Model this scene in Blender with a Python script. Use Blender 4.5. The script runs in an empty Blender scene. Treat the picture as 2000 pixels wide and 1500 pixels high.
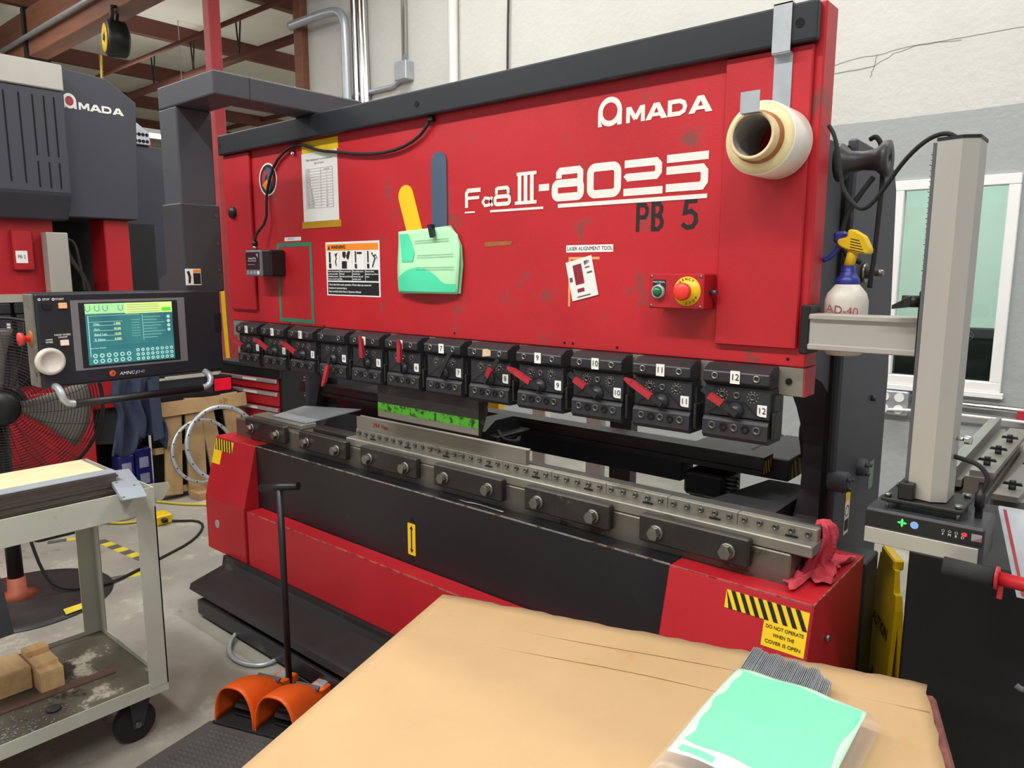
import bpy, bmesh, math, random
from mathutils import Vector, Matrix
random.seed(7)
R = math.radians
SC = bpy.context.scene
COL = SC.collection

# ---------------------------------------------------------------- camera, world, exposure
cam_data = bpy.data.cameras.new('camera')
cam = bpy.data.objects.new('camera', cam_data)
COL.objects.link(cam)
cam_data.sensor_width = 36.0
cam_data.lens = 1438.0 / 2000.0 * 36.0
cam_data.clip_start = 0.02
yaw, pitch, roll = 0.7048, -0.1529, 0.0013
fw = Vector((-math.sin(yaw) * math.cos(pitch), math.cos(yaw) * math.cos(pitch), math.sin(pitch)))
rt = Vector((math.cos(yaw), math.sin(yaw), 0))
up = rt.cross(fw)
rt, up = math.cos(roll) * rt + math.sin(roll) * up, -math.sin(roll) * rt + math.cos(roll) * up
cm = Matrix((rt, up, -fw)).transposed().to_4x4()
cm.translation = Vector((1.820, -1.729, 1.480))
cam.matrix_world = cm
SC.camera = cam

world = bpy.data.worlds.new('shop_air')
SC.world = world
world.use_nodes = True
world.node_tree.nodes['Background'].inputs[0].default_value = (0.97, 0.98, 1.0, 1)
world.node_tree.nodes['Background'].inputs[1].default_value = 0.75
SC.view_settings.view_transform = 'Standard'
SC.view_settings.look = 'None'
SC.view_settings.gamma = 1.0
SC.view_settings.exposure = -0.70
SC.view_settings.use_curve_mapping = False

# ---------------------------------------------------------------- helpers
WM = {}

def lin(h):
    h = h.lstrip('#')
    out = []
    for i in (0, 2, 4):
        c = int(h[i:i + 2], 16) / 255.0
        out.append(c / 12.92 if c <= 0.04045 else ((c + 0.055) / 1.055) ** 2.4)
    return out

def mat(name, col, r=0.5, m=0.0, v=0.08, sc=5.0, b=0.0, bs=120.0, w=None, ws=6.0, wt=0.62, stretch=None,
        emit=0.0, trans=0.0, alpha=1.0, spec=0.5, coat=0.0, w2=None, w2s=14, w2t=.68):
    mt = bpy.data.materials.new(name)
    mt.use_nodes = True
    nt = mt.node_tree
    N, L = nt.nodes, nt.links
    p = N['Principled BSDF']
    c = lin(col) if isinstance(col, str) else col
    p.inputs['Roughness'].default_value = r
    p.inputs['Metallic'].default_value = m
    p.inputs['Specular IOR Level'].default_value = spec
    p.inputs['Transmission Weight'].default_value = trans
    p.inputs['Alpha'].default_value = alpha
    p.inputs['Coat Weight'].default_value = coat
    tc = N.new('ShaderNodeTexCoord')
    vec = tc.outputs['Object']
    if stretch:
        mp = N.new('ShaderNodeMapping')
        mp.inputs['Scale'].default_value = stretch
        L.new(vec, mp.inputs['Vector'])
        vec = mp.outputs['Vector']
    p.inputs['Base Color'].default_value = (*c, 1)
    if v > 0:
        n = N.new('ShaderNodeTexNoise')
        n.inputs['Scale'].default_value = sc
        n.inputs['Detail'].default_value = 6
        n.inputs['Roughness'].default_value = 0.6
        L.new(vec, n.inputs['Vector'])
        mr = N.new('ShaderNodeMapRange')
        mr.inputs['From Min'].default_value = 0.3
        mr.inputs['From Max'].default_value = 0.7
        L.new(n.outputs['Fac'], mr.inputs['Value'])
        mx = N.new('ShaderNodeMix')
        mx.data_type = 'RGBA'
        mx.inputs[6].default_value = (*[max(0, a * (1 - v)) for a in c], 1)
        mx.inputs[7].default_value = (*[min(1, a * (1 + v)) for a in c], 1)
        L.new(mr.outputs['Result'], mx.inputs[0])
        out = mx.outputs[2]
        for (wc, wsc, wth) in ((w, ws, wt), (w2, w2s, w2t)):
            if not wc:
                continue
            n2 = N.new('ShaderNodeTexNoise')
            n2.inputs['Scale'].default_value = wsc
            n2.inputs['Detail'].default_value = 10
            n2.inputs['Roughness'].default_value = 0.72
            L.new(vec, n2.inputs['Vector'])
            m2 = N.new('ShaderNodeMapRange')
            m2.inputs['From Min'].default_value = wth
            m2.inputs['From Max'].default_value = wth + 0.06
            L.new(n2.outputs['Fac'], m2.inputs['Value'])
            x2 = N.new('ShaderNodeMix')
            x2.data_type = 'RGBA'
            L.new(m2.outputs['Result'], x2.inputs[0])
            L.new(out, x2.inputs[6])
            x2.inputs[7].default_value = (*lin(wc), 1)
            out = x2.outputs[2]
        L.new(out, p.inputs['Base Color'])
        rr = N.new('ShaderNodeMapRange')
        rr.inputs['To Min'].default_value = max(0.02, r - 0.07)
        rr.inputs['To Max'].default_value = min(1, r + 0.07)
        L.new(n.outputs['Fac'], rr.inputs['Value'])
        L.new(rr.outputs['Result'], p.inputs['Roughness'])
    if b > 0:
        nb = N.new('ShaderNodeTexNoise')
        nb.inputs['Scale'].default_value = bs
        nb.inputs['Detail'].default_value = 4
        L.new(vec, nb.inputs['Vector'])
        bp = N.new('ShaderNodeBump')
        bp.inputs['Strength'].default_value = b
        bp.inputs['Distance'].default_value = 0.01
        L.new(nb.outputs['Fac'], bp.inputs['Height'])
        L.new(bp.outputs['Normal'], p.inputs['Normal'])
    if emit > 0:
        p.inputs['Emission Color'].default_value = (*c, 1)
        p.inputs['Emission Strength'].default_value = emit
    return mt

class B:
    """collects geometry for one mesh"""
    def __init__(s):
        s.bm = bmesh.new()

    def box(s, x0, x1, y0, y1, z0, z1, bev=0.0, seg=1):
        vs = [s.bm.verts.new(q) for q in ((x0, y0, z0), (x1, y0, z0), (x1, y1, z0), (x0, y1, z0),
                                          (x0, y0, z1), (x1, y0, z1), (x1, y1, z1), (x0, y1, z1))]
        fs = [s.bm.faces.new([vs[i] for i in f]) for f in
              ((3, 2, 1, 0), (4, 5, 6, 7), (0, 1, 5, 4), (1, 2, 6, 5), (2, 3, 7, 6), (3, 0, 4, 7))]
        if bev > 0:
            es = list({e for f in fs for e in f.edges})
            bmesh.ops.bevel(s.bm, geom=es, offset=bev, segments=seg, profile=0.5, affect='EDGES')
        return s

    def hexa(s, pts):
        vs = [s.bm.verts.new(q) for q in pts]
        for f in ((3, 2, 1, 0), (4, 5, 6, 7), (0, 1, 5, 4), (1, 2, 6, 5), (2, 3, 7, 6), (3, 0, 4, 7)):
            s.bm.faces.new([vs[i] for i in f])
        return s

    def prism(s, ax, pts, a0, a1, bev=0.0):
        def mk(u, v, a):
            return {'x': (a, u, v), 'y': (u, a, v), 'z': (u, v, a)}[ax]
        lo = [s.bm.verts.new(mk(u, v, a0)) for u, v in pts]
        hi = [s.bm.verts.new(mk(u, v, a1)) for u, v in pts]
        n = len(pts)
        fs = [s.bm.faces.new(lo[::-1]), s.bm.faces.new(hi)]
        for i in range(n):
            fs.append(s.bm.faces.new((lo[i], lo[(i + 1) % n], hi[(i + 1) % n], hi[i])))
        bmesh.ops.recalc_face_normals(s.bm, faces=fs)
        if bev > 0:
            es = list({e for f in fs for e in f.edges})
            bmesh.ops.bevel(s.bm, geom=es, offset=bev, segments=1, profile=0.5, affect='EDGES')
        return s

    def cyl(s, p0, p1, r, n=16, r2=None, caps=True, smooth=True, rot=0.0):
        p0, p1 = Vector(p0), Vector(p1)
        r2 = r if r2 is None else r2
        d = (p1 - p0).normalized()
        a = d.orthogonal().normalized()
        c = d.cross(a)
        lo, hi = [], []
        for i in range(n):
            t = 2 * math.pi * i / n + rot
            o = math.cos(t) * a + math.sin(t) * c
            lo.append(s.bm.verts.new(p0 + r * o))
            hi.append(s.bm.verts.new(p1 + r2 * o))
        for i in range(n):
            f = s.bm.faces.new((lo[i], lo[(i + 1) % n], hi[(i + 1) % n], hi[i]))
            f.smooth = smooth
        if caps:
            s.bm.faces.new(lo[::-1])
            s.bm.faces.new(hi)
        return s

    def lathe(s, prof, o, ax, n=24, smooth=True):
        o, d = Vector(o), Vector(ax).normalized()
        a = d.orthogonal().normalized()
        c = d.cross(a)
        rings = []
        for r, h in prof:
            if r < 1e-6:
                rings.append([s.bm.verts.new(o + h * d)])
            else:
                rings.append([s.bm.verts.new(o + h * d + r * (math.cos(2 * math.pi * i / n) * a + math.sin(2 * math.pi * i / n) * c)) for i in range(n)])
        fs = []
        for q, w in zip(rings, rings[1:]):
            for i in range(n):
                j = (i + 1) % n
                if len(q) == 1 and len(w) == 1:
                    continue
                if len(q) == 1:
                    f = s.bm.faces.new((q[0], w[j], w[i]))
                elif len(w) == 1:
                    f = s.bm.faces.new((q[i], q[j], w[0]))
                else:
                    f = s.bm.faces.new((q[i], q[j], w[j], w[i]))
                f.smooth = smooth
                fs.append(f)
        bmesh.ops.recalc_face_normals(s.bm, faces=fs)
        return s

    def tube(s, pts, r, n=8, closed=False, sub=0):
        pts = [Vector(q) for q in pts]
        for _ in range(sub):
            new = []
            m = len(pts)
            rng = range(m if closed else m - 1)
            if not closed:
                new.append(pts[0])
            for i in rng:
                a, c = pts[i], pts[(i + 1) % m]
                new += [a * .75 + c * .25, a * .25 + c * .75]
            if not closed:
                new.append(pts[-1])
            pts = new
        m = len(pts)
        rings = []
        prev = None
        for i, q in enumerate(pts):
            if closed:
                d = pts[(i + 1) % m] - pts[i - 1]
            else:
                d = pts[min(i + 1, m - 1)] - pts[max(i - 1, 0)]
            d.normalize()
            a = d.orthogonal().normalized() if prev is None else (prev - d * prev.dot(d)).normalized()
            prev = a
            c = d.cross(a)
            rings.append([s.bm.verts.new(q + r * (math.cos(2 * math.pi * k / n) * a + math.sin(2 * math.pi * k / n) * c)) for k in range(n)])
        for i in range(m if closed else m - 1):
            q, w = rings[i], rings[(i + 1) % m]
            for k in range(n):
                f = s.bm.faces.new((q[k], q[(k + 1) % n], w[(k + 1) % n], w[k]))
                f.smooth = True
        if not closed:
            s.bm.faces.new(rings[0][::-1])
            s.bm.faces.new(rings[-1])
        return s

    def ball(s, c, r, n=14, sz=(1, 1, 1)):
        mt = Matrix.Translation(c) @ Matrix.Diagonal((sz[0] * r, sz[1] * r, sz[2] * r, 1))
        g = bmesh.ops.create_uvsphere(s.bm, u_segments=n, v_segments=max(6, n // 2), radius=1, matrix=mt)
        for v in g['verts']:
            for f in v.link_faces:
                f.smooth = True
        return s

    def grid(s, fn, nu, nv, smooth=True, th=0.0):
        """surface fn(u,v) in 0..1; th > 0 closes it into a thin shell"""
        P = [[Vector(fn(i / nu, j / nv)) for j in range(nv + 1)] for i in range(nu + 1)]
        V = [[s.bm.verts.new(q) for q in row] for row in P]
        for i in range(nu):
            for j in range(nv):
                f = s.bm.faces.new((V[i][j], V[i + 1][j], V[i + 1][j + 1], V[i][j + 1]))
                f.smooth = smooth
        if th:
            W = []
            for i in range(nu + 1):
                row = []
                for j in range(nv + 1):
                    du = P[min(i + 1, nu)][j] - P[max(i - 1, 0)][j]
                    dv = P[i][min(j + 1, nv)] - P[i][max(j - 1, 0)]
                    nn = du.cross(dv)
                    nn = nn.normalized() if nn.length > 1e-9 else Vector((0, 0, 1))
                    row.append(s.bm.verts.new(P[i][j] - nn * th))
                W.append(row)
            for i in range(nu):
                for j in range(nv):
                    f = s.bm.faces.new((W[i][j + 1], W[i + 1][j + 1], W[i + 1][j], W[i][j]))
                    f.smooth = smooth
            for i in range(nu):
                s.bm.faces.new((V[i + 1][0], V[i][0], W[i][0], W[i + 1][0]))
                s.bm.faces.new((V[i][nv], V[i + 1][nv], W[i + 1][nv], W[i][nv]))
            for j in range(nv):
                s.bm.faces.new((V[0][j], V[0][j + 1], W[0][j + 1], W[0][j]))
                s.bm.faces.new((V[nu][j + 1], V[nu][j], W[nu][j], W[nu][j + 1]))
        return s

    def xf(s, mtx):
        bmesh.ops.transform(s.bm, matrix=mtx, verts=s.bm.verts)
        return s

    def mk(s, name, m, parent=None, label=None, local=False):
        if parent is not None and not local:
            s.xf(WM[parent].inverted())
        me = bpy.data.meshes.new(name)
        s.bm.to_mesh(me)
        s.bm.free()
        me.materials.append(m)
        o = bpy.data.objects.new(name, me)
        COL.objects.link(o)
        if parent is not None:
            o.parent = parent
            WM[o] = WM[parent]
        else:
            WM[o] = Matrix.Identity(4)
        if label:
            o['label'] = label
        return o

class Flat:
    """thin print lying on a plane: right/up axes, lifted by eps along the normal"""
    def __init__(s, origin, right, upv, eps=0.0006):
        s.o, s.r, s.u = Vector(origin), Vector(right).normalized(), Vector(upv).normalized()
        s.n = s.r.cross(s.u)
        s.o = s.o + s.n * eps
        s.b = B()
        s.hold = False

    def lift(s):
        # overlapping strokes of one print are stacked a hair apart
        if not s.hold:
            s.o = s.o + s.n * 0.00006

    def P(s, a, c):
        return s.o + a * s.r + c * s.u

    def poly(s, pts):
        s.lift()
        f = s.b.bm.faces.new([s.b.bm.verts.new(s.P(*q)) for q in pts])
        f.normal_update()
        if f.normal.dot(s.n) < 0:
            f.normal_flip()
        return s

    def rect(s, a0, c0, a1, c1):
        return s.poly([(a0, c0), (a1, c0), (a1, c1), (a0, c1)])

    def disk(s, a, c, r, n=24, ry=None):
        ry = ry or r
        return s.poly([(a + r * math.cos(2 * math.pi * i / n), c + ry * math.sin(2 * math.pi * i / n)) for i in range(n)])

    def ring(s, a, c, r0, r1, n=28, k=1.0):
        s.lift(); s.hold = True
        for i in range(n):
            t, u = 2 * math.pi * i / n, 2 * math.pi * (i + 1) / n
            s.poly([(a + r0 * math.cos(t), c + k * r0 * math.sin(t)), (a + r1 * math.cos(t), c + k * r1 * math.sin(t)),
                    (a + r1 * math.cos(u), c + k * r1 * math.sin(u)), (a + r0 * math.cos(u), c + k * r0 * math.sin(u))])
        s.hold = False
        return s

    def ribbon(s, pts, w, closed=False):
        pts = [Vector(q) for q in pts]
        m = len(pts)
        L, Rr = [], []
        for i in range(m):
            if closed:
                a, c, d = pts[i - 1], pts[i], pts[(i + 1) % m]
            else:
                a, c, d = pts[max(i - 1, 0)], pts[i], pts[min(i + 1, m - 1)]
            d1 = (c - a).normalized() if (c - a).length > 1e-9 else (d - c).normalized()
            d2 = (d - c).normalized() if (d - c).length > 1e-9 else d1
            n1, n2 = Vector((-d1.y, d1.x)), Vector((-d2.y, d2.x))
            nn = (n1 + n2)
            nn = nn.normalized() if nn.length > 1e-6 else n1
            k = 1 / max(0.35, nn.dot(n1))
            L.append(c + nn * w / 2 * k)
            Rr.append(c - nn * w / 2 * k)
        s.lift(); s.hold = True
        for i in range(m if closed else m - 1):
            j = (i + 1) % m
            s.poly([tuple(Rr[i]), tuple(Rr[j]), tuple(L[j]), tuple(L[i])])
        s.hold = False
        return s

    def mk(s, name, m, parent=None, label=None):
        return s.b.mk(name, m, parent, label)

def rrect(a0, c0, a1, c1, r, n=5):
    pts = []
    for (x, y, t0) in ((a1 - r, c0 + r, -90), (a1 - r, c1 - r, 0), (a0 + r, c1 - r, 90), (a0 + r, c0 + r, 180)):
        for i in range(n + 1):
            t = R(t0 + 90 * i / n)
            pts.append((x + r * math.cos(t), y + r * math.sin(t)))
    return pts

def logo_a(f, cx, cy, rx, ry):
    # round letter: ring with a square left spur and right leg
    n = 36
    f.lift(); f.hold = True
    for i in range(n):
        t, u = 2 * math.pi * i / n, 2 * math.pi * (i + 1) / n
        q = []
        for (k, a) in ((.62, t), (1, t), (1, u), (.62, u)):
            q.append((cx + k * rx * math.cos(a), cy + k * ry * math.sin(a) * (1 if k == 1 else 1.0)))
        f.poly(q)
    f.hold = False
    f.o = f.o + f.n * .0003
    f.poly([(cx - rx, cy), (cx - rx * .93, cy), (cx - rx * .78, cy - ry * .62), (cx - rx * .62, cy - ry * .97), (cx - rx, cy - ry * .97)])
    f.poly([(cx + rx * .62, cy - ry * .97), (cx + rx, cy - ry * .97), (cx + rx, cy), (cx + rx * .93, cy), (cx + rx * .62, cy - ry * .62)])
    f.o = f.o - f.n * .0003

def logo_mada(f, x, z, h, w):
    # wide block letters M A D A
    lw = w / 4.35
    for i, ch in enumerate('MADA'):
        a = x + i * w / 4 + lw * .02
        P = lambda u, v: (a + u * lw, z + v * h)
        t = h * .30
        if ch == 'M':
            f.rect(a, z, a + t * .95, z + h); f.rect(a + lw - t * .95, z, a + lw, z + h)
            f.poly([P(0, 1), P(.26, 1), P(.58, .30), P(.42, .12)]); f.poly([P(1, 1), P(.58, .12), P(.42, .30), P(.74, 1)])
        elif ch == 'A':
            f.poly([P(-.06, 0), P(.24, 0), P(.62, 1), P(.36, 1)]); f.poly([P(.76, 0), P(1.08, 0), P(.66, 1), P(.42, 1)])
            f.rect(a + .2 * lw, z + .18 * h, a + .82 * lw, z + .40 * h)
        else:
            f.rect(a, z, a + t, z + h)
            f.ribbon([P(.2, .87), P(.60, .87), P(.80, .74), P(.86, .5), P(.80, .26), P(.60, .13), P(.2, .13)], h * .27)

TEXTS = []
def text(body, size, origin, right, upv, m, parent, bold=0.0, align='LEFT', width=None, name='lettering', eps=0.0008, label=None):
    TEXTS.append((body, size, Vector(origin), Vector(right), Vector(upv), m, parent, bold, align, width, name, eps, label))

def flush_texts():
    cache = {}
    objs = []
    for t in TEXTS:
        key = (t[0], t[7], t[8])
        if key in cache:
            continue
        cu = bpy.data.curves.new('t', 'FONT')
        cu.body, cu.size, cu.offset, cu.align_x, cu.align_y = t[0], 1.0, t[7], t[8], 'CENTER'
        cu.resolution_u = 3
        o = bpy.data.objects.new('t', cu)
        COL.objects.link(o)
        cache[key] = o
    dg = bpy.context.evaluated_depsgraph_get()
    me = {k: bpy.data.meshes.new_from_object(o.evaluated_get(dg)) for k, o in cache.items()}
    for o in cache.values():
        bpy.data.objects.remove(o)
    for (body, size, o, r, u, m, parent, bold, align, width, name, eps, label) in TEXTS:
        mesh = me[(body, bold, align)].copy()
        xs = [v.co.x for v in mesh.vertices] or [0, 1]
        sx = size if width is None else width / max(1e-6, max(xs) - min(xs))
        r, u = r.normalized(), u.normalized()
        n = r.cross(u)
        mt = Matrix((r * sx, u * size, n)).transposed().to_4x4()
        mt.translation = o + n * eps
        mesh.transform(WM[parent].inverted() @ mt)
        mesh.name = name
        mesh.materials.clear()
        mesh.materials.append(m)
        ob = bpy.data.objects.new(name, mesh)
        COL.objects.link(ob)
        ob.parent = parent
        if label:
            ob['label'] = label

def thing(name, label, cat, loc=(0, 0, 0), rz=0.0, group=None):
    o = bpy.data.objects.new(name, None)
    o.empty_display_size = 0.05
    COL.objects.link(o)
    o.location = loc
    o.rotation_euler = (0, 0, rz)
    WM[o] = Matrix.Translation(loc) @ Matrix.Rotation(rz, 4, 'Z')
    tag(o, label, cat, group)
    return o

def tag(o, label, cat, group=None):
    o['label'] = label
    o['category'] = cat
    if group:
        o['group'] = group
    return o

def struct(o, label=None, cat=None):
    o['kind'] = 'structure'
    if label:
        o['label'] = label
    if cat:
        o['category'] = cat
    return o

def dup(o, parent=None, loc=None, rz=None):
    c = o.copy()
    COL.objects.link(c)
    c.parent = parent
    if loc is not None:
        c.location = loc
    if rz is not None:
        c.rotation_euler = (0, 0, rz)
    for ch in list(o.children):
        d = ch.copy()
        COL.objects.link(d)
        d.parent = c
        for g in ch.children:
            e = g.copy()
            COL.objects.link(e)
            e.parent = d
    return c

X_, Y_, Z_ = (1, 0, 0), (0, 1, 0), (0, 0, 1)

# ---------------------------------------------------------------- materials
M_red = mat('red_paint', '#b92029', .42, v=.10, sc=3, b=.05, bs=220, w='#86403c', ws=6, wt=.585, w2='#9a2c30', w2s=30, w2t=.64)
M_red2 = mat('red_paint_clean', '#b11d27', .42, v=.08, sc=3, b=.04, bs=200, w='#8f2a2c', ws=8, wt=.64)
M_gray = mat('charcoal_powder_coat', '#3e3f46', .5, v=.07, sc=4, b=.12, bs=500)
M_gray2 = mat('dark_grey_paint', '#333438', .45, v=.1, sc=5, b=.05, bs=300, w='#55565a', ws=18, wt=.70)
M_band = mat('blue_black_paint', '#1d2128', .4, v=.15, sc=2.5, w='#3a3f46', ws=9, wt=.66, stretch=(.4, 1, 1))
M_black = mat('black_paint', '#1a1a1d', .42, v=.2, sc=5, w='#3d3d40', ws=26, wt=.67)
M_apron = mat('scratched_black_panel', '#1c1c1f', .38, v=.15, sc=4, w='#5a5a5e', ws=30, wt=.655, stretch=(1.4, 1, .4))
M_blackp = mat('black_plastic', '#141416', .45, v=.1, sc=8)
M_rubber = mat('black_rubber', '#1b1b1c', .8, v=.2, sc=12, b=.1, bs=200)
M_steel = mat('machined_steel', '#8f8b81', .36, m=.55, v=.14, sc=9, w='#6b6355', ws=5, wt=.58, stretch=(.6, 1, 3))
M_steeld = mat('blackened_steel', '#3f3c39', .38, m=.6, v=.25, sc=9, w='#6a655d', ws=7, wt=.62)
M_table = mat('worn_bed_steel', '#736e65', .4, m=.7, v=.22, sc=6, w='#4b4338', ws=5, wt=.55, w2='#94908a', w2s=20, w2t=.66)
M_hold = mat('black_oxide_steel', '#343438', .42, m=.35, v=.2, sc=14, w='#4d4a46', ws=26, wt=.68)
M_bolt = mat('bolt_steel', '#8c8982', .3, m=.9, v=.1, sc=30)
M_boltd = mat('dark_bolt', '#5c5a57', .35, m=.6, v=.1, sc=30)
M_hole = mat('hole_dark', '#060606', .9, v=0)
M_alu = mat('anodised_aluminium', '#b4b0a9', .38, m=.35, v=.05, sc=6, stretch=(1, 1, .2))
M_galv = mat('galvanised_steel', '#b4bac0', .4, m=.5, v=.1, sc=16)
M_chrome = mat('bright_chrome', '#d0d0d0', .2, m=1, v=.03)
M_white = mat('white_label', '#eeeeea', .6, v=.02)
M_paper = mat('white_paper', '#e9e9e6', .7, v=.03, sc=12)
M_offwhite = mat('white_paint_lettering', '#e6e4de', .55, v=.03, sc=20, w='#c7403f', ws=42, wt=.69)
M_ink = mat('black_ink', '#131318', .6, v=0)
M_inkg = mat('grey_ink', '#55555a', .7, v=0)
M_lever = mat('red_vinyl_grip', '#b02c38', .45, v=.15, sc=30, w='#7d1d22', ws=40, wt=.62)
M_yellow = mat('yellow_paint', '#f2c81e', .5, v=.05)
M_yellow2 = mat('yellow_plastic', '#e8c010', .42, v=.08, sc=14)
M_orange = mat('orange_print', '#f08a20', .55, v=.02)
M_slate = mat('slate_blue', '#46596f', .5, v=.03)
M_green1 = mat('pale_green_paper', '#b5edbd', .65, v=.03, sc=10)
M_green2 = mat('mint_green', '#4fdcaa', .6, v=.03, sc=10)
M_greentape = mat('green_tape', '#2f7d63', .55, v=.1, sc=20)
M_ambertape = mat('brown_tape', '#a0602a', .45, v=.2, sc=30)
M_orangetape = mat('orange_tape', '#f0a068', .55, v=.05)
M_ylwtape = mat('clear_yellow_tape', '#b98f28', .3, v=.1, sc=20)
M_pgreen = mat('green_spray_paint', '#4aa021', .5, v=.12, sc=20, w='#28341c', ws=38, wt=.50)
M_card = mat('corrugated_cardboard', '#b7986f', .88, v=.06, sc=4, b=.06, bs=60, w='#b58a58', ws=3, wt=.64, stretch=(1, 1, 1))
M_conc = mat('concrete_floor', '#9b988e', .5, v=.28, sc=1.6, b=.04, bs=30, w='#b5b1a4', ws=2.6, wt=.55, w2='#6c6962', w2s=1.9, w2t=.58)
M_cart = mat('chipped_grey_green_enamel', '#b9bcae', .5, v=.08, sc=5, w='#4a4438', ws=22, wt=.66, w2='#8f9186', w2s=4, w2t=.62)
M_cartf = mat('greasy_shelf_deck', '#5d584b', .55, v=.4, sc=5, w='#bdb9a6', ws=5, wt=.57, w2='#2f2a24', w2s=6, w2t=.56)
M_wood = mat('pine_lumber', '#d9b582', .7, v=.14, sc=6, stretch=(1, 8, 8))
M_pallet = mat('pallet_wood', '#a88a62', .8, v=.2, sc=6, w='#8a6a44', ws=6, wt=.6)
M_beam = mat('stained_timber', '#7a4c38', .7, v=.22, sc=4, stretch=(.4, 4, 4))
M_joist = mat('dark_stained_joist', '#6a3f33', .75, v=.12, sc=4)
M_deck = mat('white_insulation', '#d8d4c8', .85, v=.05, sc=2, b=.1, bs=6)
M_column = mat('red_oxide_column', '#a8383c', .6, v=.1, sc=4)
M_wallw = None
M_blue = mat('navy_blue_tin', '#232a86', .4, v=.1)
M_lilac = mat('lilac_print', '#b9c0e6', .5, v=.2, sc=60)
M_denim = mat('navy_work_cloth', '#323b52', .9, v=.2, sc=10, b=.15, bs=90)
M_rag = mat('red_shop_rag', '#c6404f', .95, v=.15, sc=30, b=.5, bs=160)
M_grip = mat('foam_grip', '#2a2a2c', .85, v=.1, b=.2, bs=300)
M_sheet = mat('rolled_sheet_edge', '#5d534f', .5, m=.3, v=.25, sc=30, stretch=(1, 1, 12))
M_sheett = mat('blue_grey_sheet', '#a9b2bc', .4, m=.4, v=.05)
M_orangep = mat('orange_pedal_paint', '#e8601a', .45, v=.1, sc=8, w='#8a3a18', ws=12, wt=.66)
M_roll = mat('clear_tape_roll', '#f4f0e4', .3, v=.05, sc=14, coat=.3)
M_rollside = mat('tape_roll_side', '#ecdcaa', .4, v=.06, sc=30)
M_cardcore = mat('cardboard_core', '#d6bf96', .7, v=.12, sc=30)
M_bluep = mat('navy_plastic', '#26308a', .4, v=.06)
M_bottle = mat('smudged_bottle', '#c9c3b8', .45, v=.18, sc=14, w='#8b8378', ws=12, wt=.62)
M_fan = mat('black_wire', '#1c1c1d', .5, v=0)
M_blade = mat('smoky_fan_blade', '#7e7a74', .5, v=.1)
M_glass = mat('window_glass', '#dff0e8', .02, v=0, trans=1.0)
M_film = mat('plastic_bag_film', '#e2e0e4', .2, v=0, alpha=.20)
M_grn_led = mat('green_led', '#40e060', .4, v=0, emit=2.0)
M_red_led = mat('red_led', '#ff2030', .4, v=0, emit=1.6)
M_blu_led = mat('blue_button', '#7fa6dc', .4, v=0, emit=.3)
M_scale = mat('pale_scale', '#9a9a96', .6, v=0)
M_tube = mat('lamp_diffuser', '#ffffff', .5, v=0, emit=9.0)

# ---------------------------------------------------------------- setting
b = B(); b.box(-20, 5, -8, 12, -.1, 0)
struct(b.mk('floor', M_conc))

def wall_mat():
    mt = mat('two_tone_wall_paint', '#c9c9c4', .85, v=.04, sc=2, b=.45, bs=22)
    nt = mt.node_tree
    p = nt.nodes['Principled BSDF']
    src = p.inputs['Base Color'].links[0].from_socket
    geo = nt.nodes.new('ShaderNodeNewGeometry')
    sep = nt.nodes.new('ShaderNodeSeparateXYZ')
    nt.links.new(geo.outputs['Position'], sep.inputs[0])
    nz = nt.nodes.new('ShaderNodeTexNoise'); nz.inputs['Scale'].default_value = 25
    mth = nt.nodes.new('ShaderNodeMath'); mth.operation = 'MULTIPLY_ADD'
    nt.links.new(nz.outputs['Fac'], mth.inputs[0]); mth.inputs[1].default_value = .02
    nt.links.new(sep.outputs['Z'], mth.inputs[2])
    cmp_ = nt.nodes.new('ShaderNodeMath'); cmp_.operation = 'GREATER_THAN'; cmp_.inputs[1].default_value = 2.345
    nt.links.new(mth.outputs[0], cmp_.inputs[0])
    mx = nt.nodes.new('ShaderNodeMix'); mx.data_type = 'RGBA'
    mx.inputs[6].default_value = (*lin('#a2a7a8'), 1)
    nt.links.new(cmp_.outputs[0], mx.inputs[0])
    nt.links.new(src, mx.inputs[7])
    nt.links.new(mx.outputs[2], p.inputs['Base Color'])
    return mt
M_wallw = wall_mat()
WX0, WX1, WZ0, WZ1 = .70, 1.265, .845, 1.965
b = B()
b.box(-4.95, WX0, 3.0, 3.18, 0, 5.0); b.box(WX1, 5.0, 3.0, 3.18, 0, 5.0)
b.box(WX0, WX1, 3.0, 3.18, 0, WZ0); b.box(WX0, WX1, 3.0, 3.18, WZ1, 5.0)
WB = struct(b.mk('wall_back', M_wallw))
M_crack = mat('wall_crack', '#8d8c88', .9, v=.1)
random.seed(21)
def crack(pts, wd):
    g = Flat((0, 3.0, 0), X_, Z_, .001)
    q = []
    for (a, c) in zip(pts, pts[1:]):
        for k in range(4):
            t0 = k / 4
            q.append((a[0] + (c[0] - a[0]) * t0 + random.uniform(-.004, .004), a[1] + (c[1] - a[1]) * t0 + random.uniform(-.004, .004)))
    q.append(pts[-1])
    g.ribbon(q, wd)
    g.mk('crack', M_crack, WB)
crack([(.0, 2.62), (.32, 2.635), (.52, 2.64)], .006)
crack([(.0, 2.66), (.20, 2.665), (.45, 2.70), (.56, 2.70), (.72, 2.715), (.95, 2.70)], .004)
crack([(.50, 2.58), (.52, 2.64), (.53, 2.70)], .005)
crack([(.52, 2.64), (.62, 2.69), (.74, 2.71), (1.05, 2.715), (1.6, 2.70)], .004)
M_far = mat('far_wall_paint', '#cfc9bb', .85, v=.05)
b = B(); b.box(-20.2, -20, -8, 12, 0, 5.2); struct(b.mk('wall_left', M_far))
b = B(); b.box(-20, -4.95, 11.9, 12.1, 0, 5.2); struct(b.mk('wall_far', M_far))
b = B(); b.box(-20, 5, -8, 12, 5.05, 5.2); struct(b.mk('ceiling', M_deck))

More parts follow.
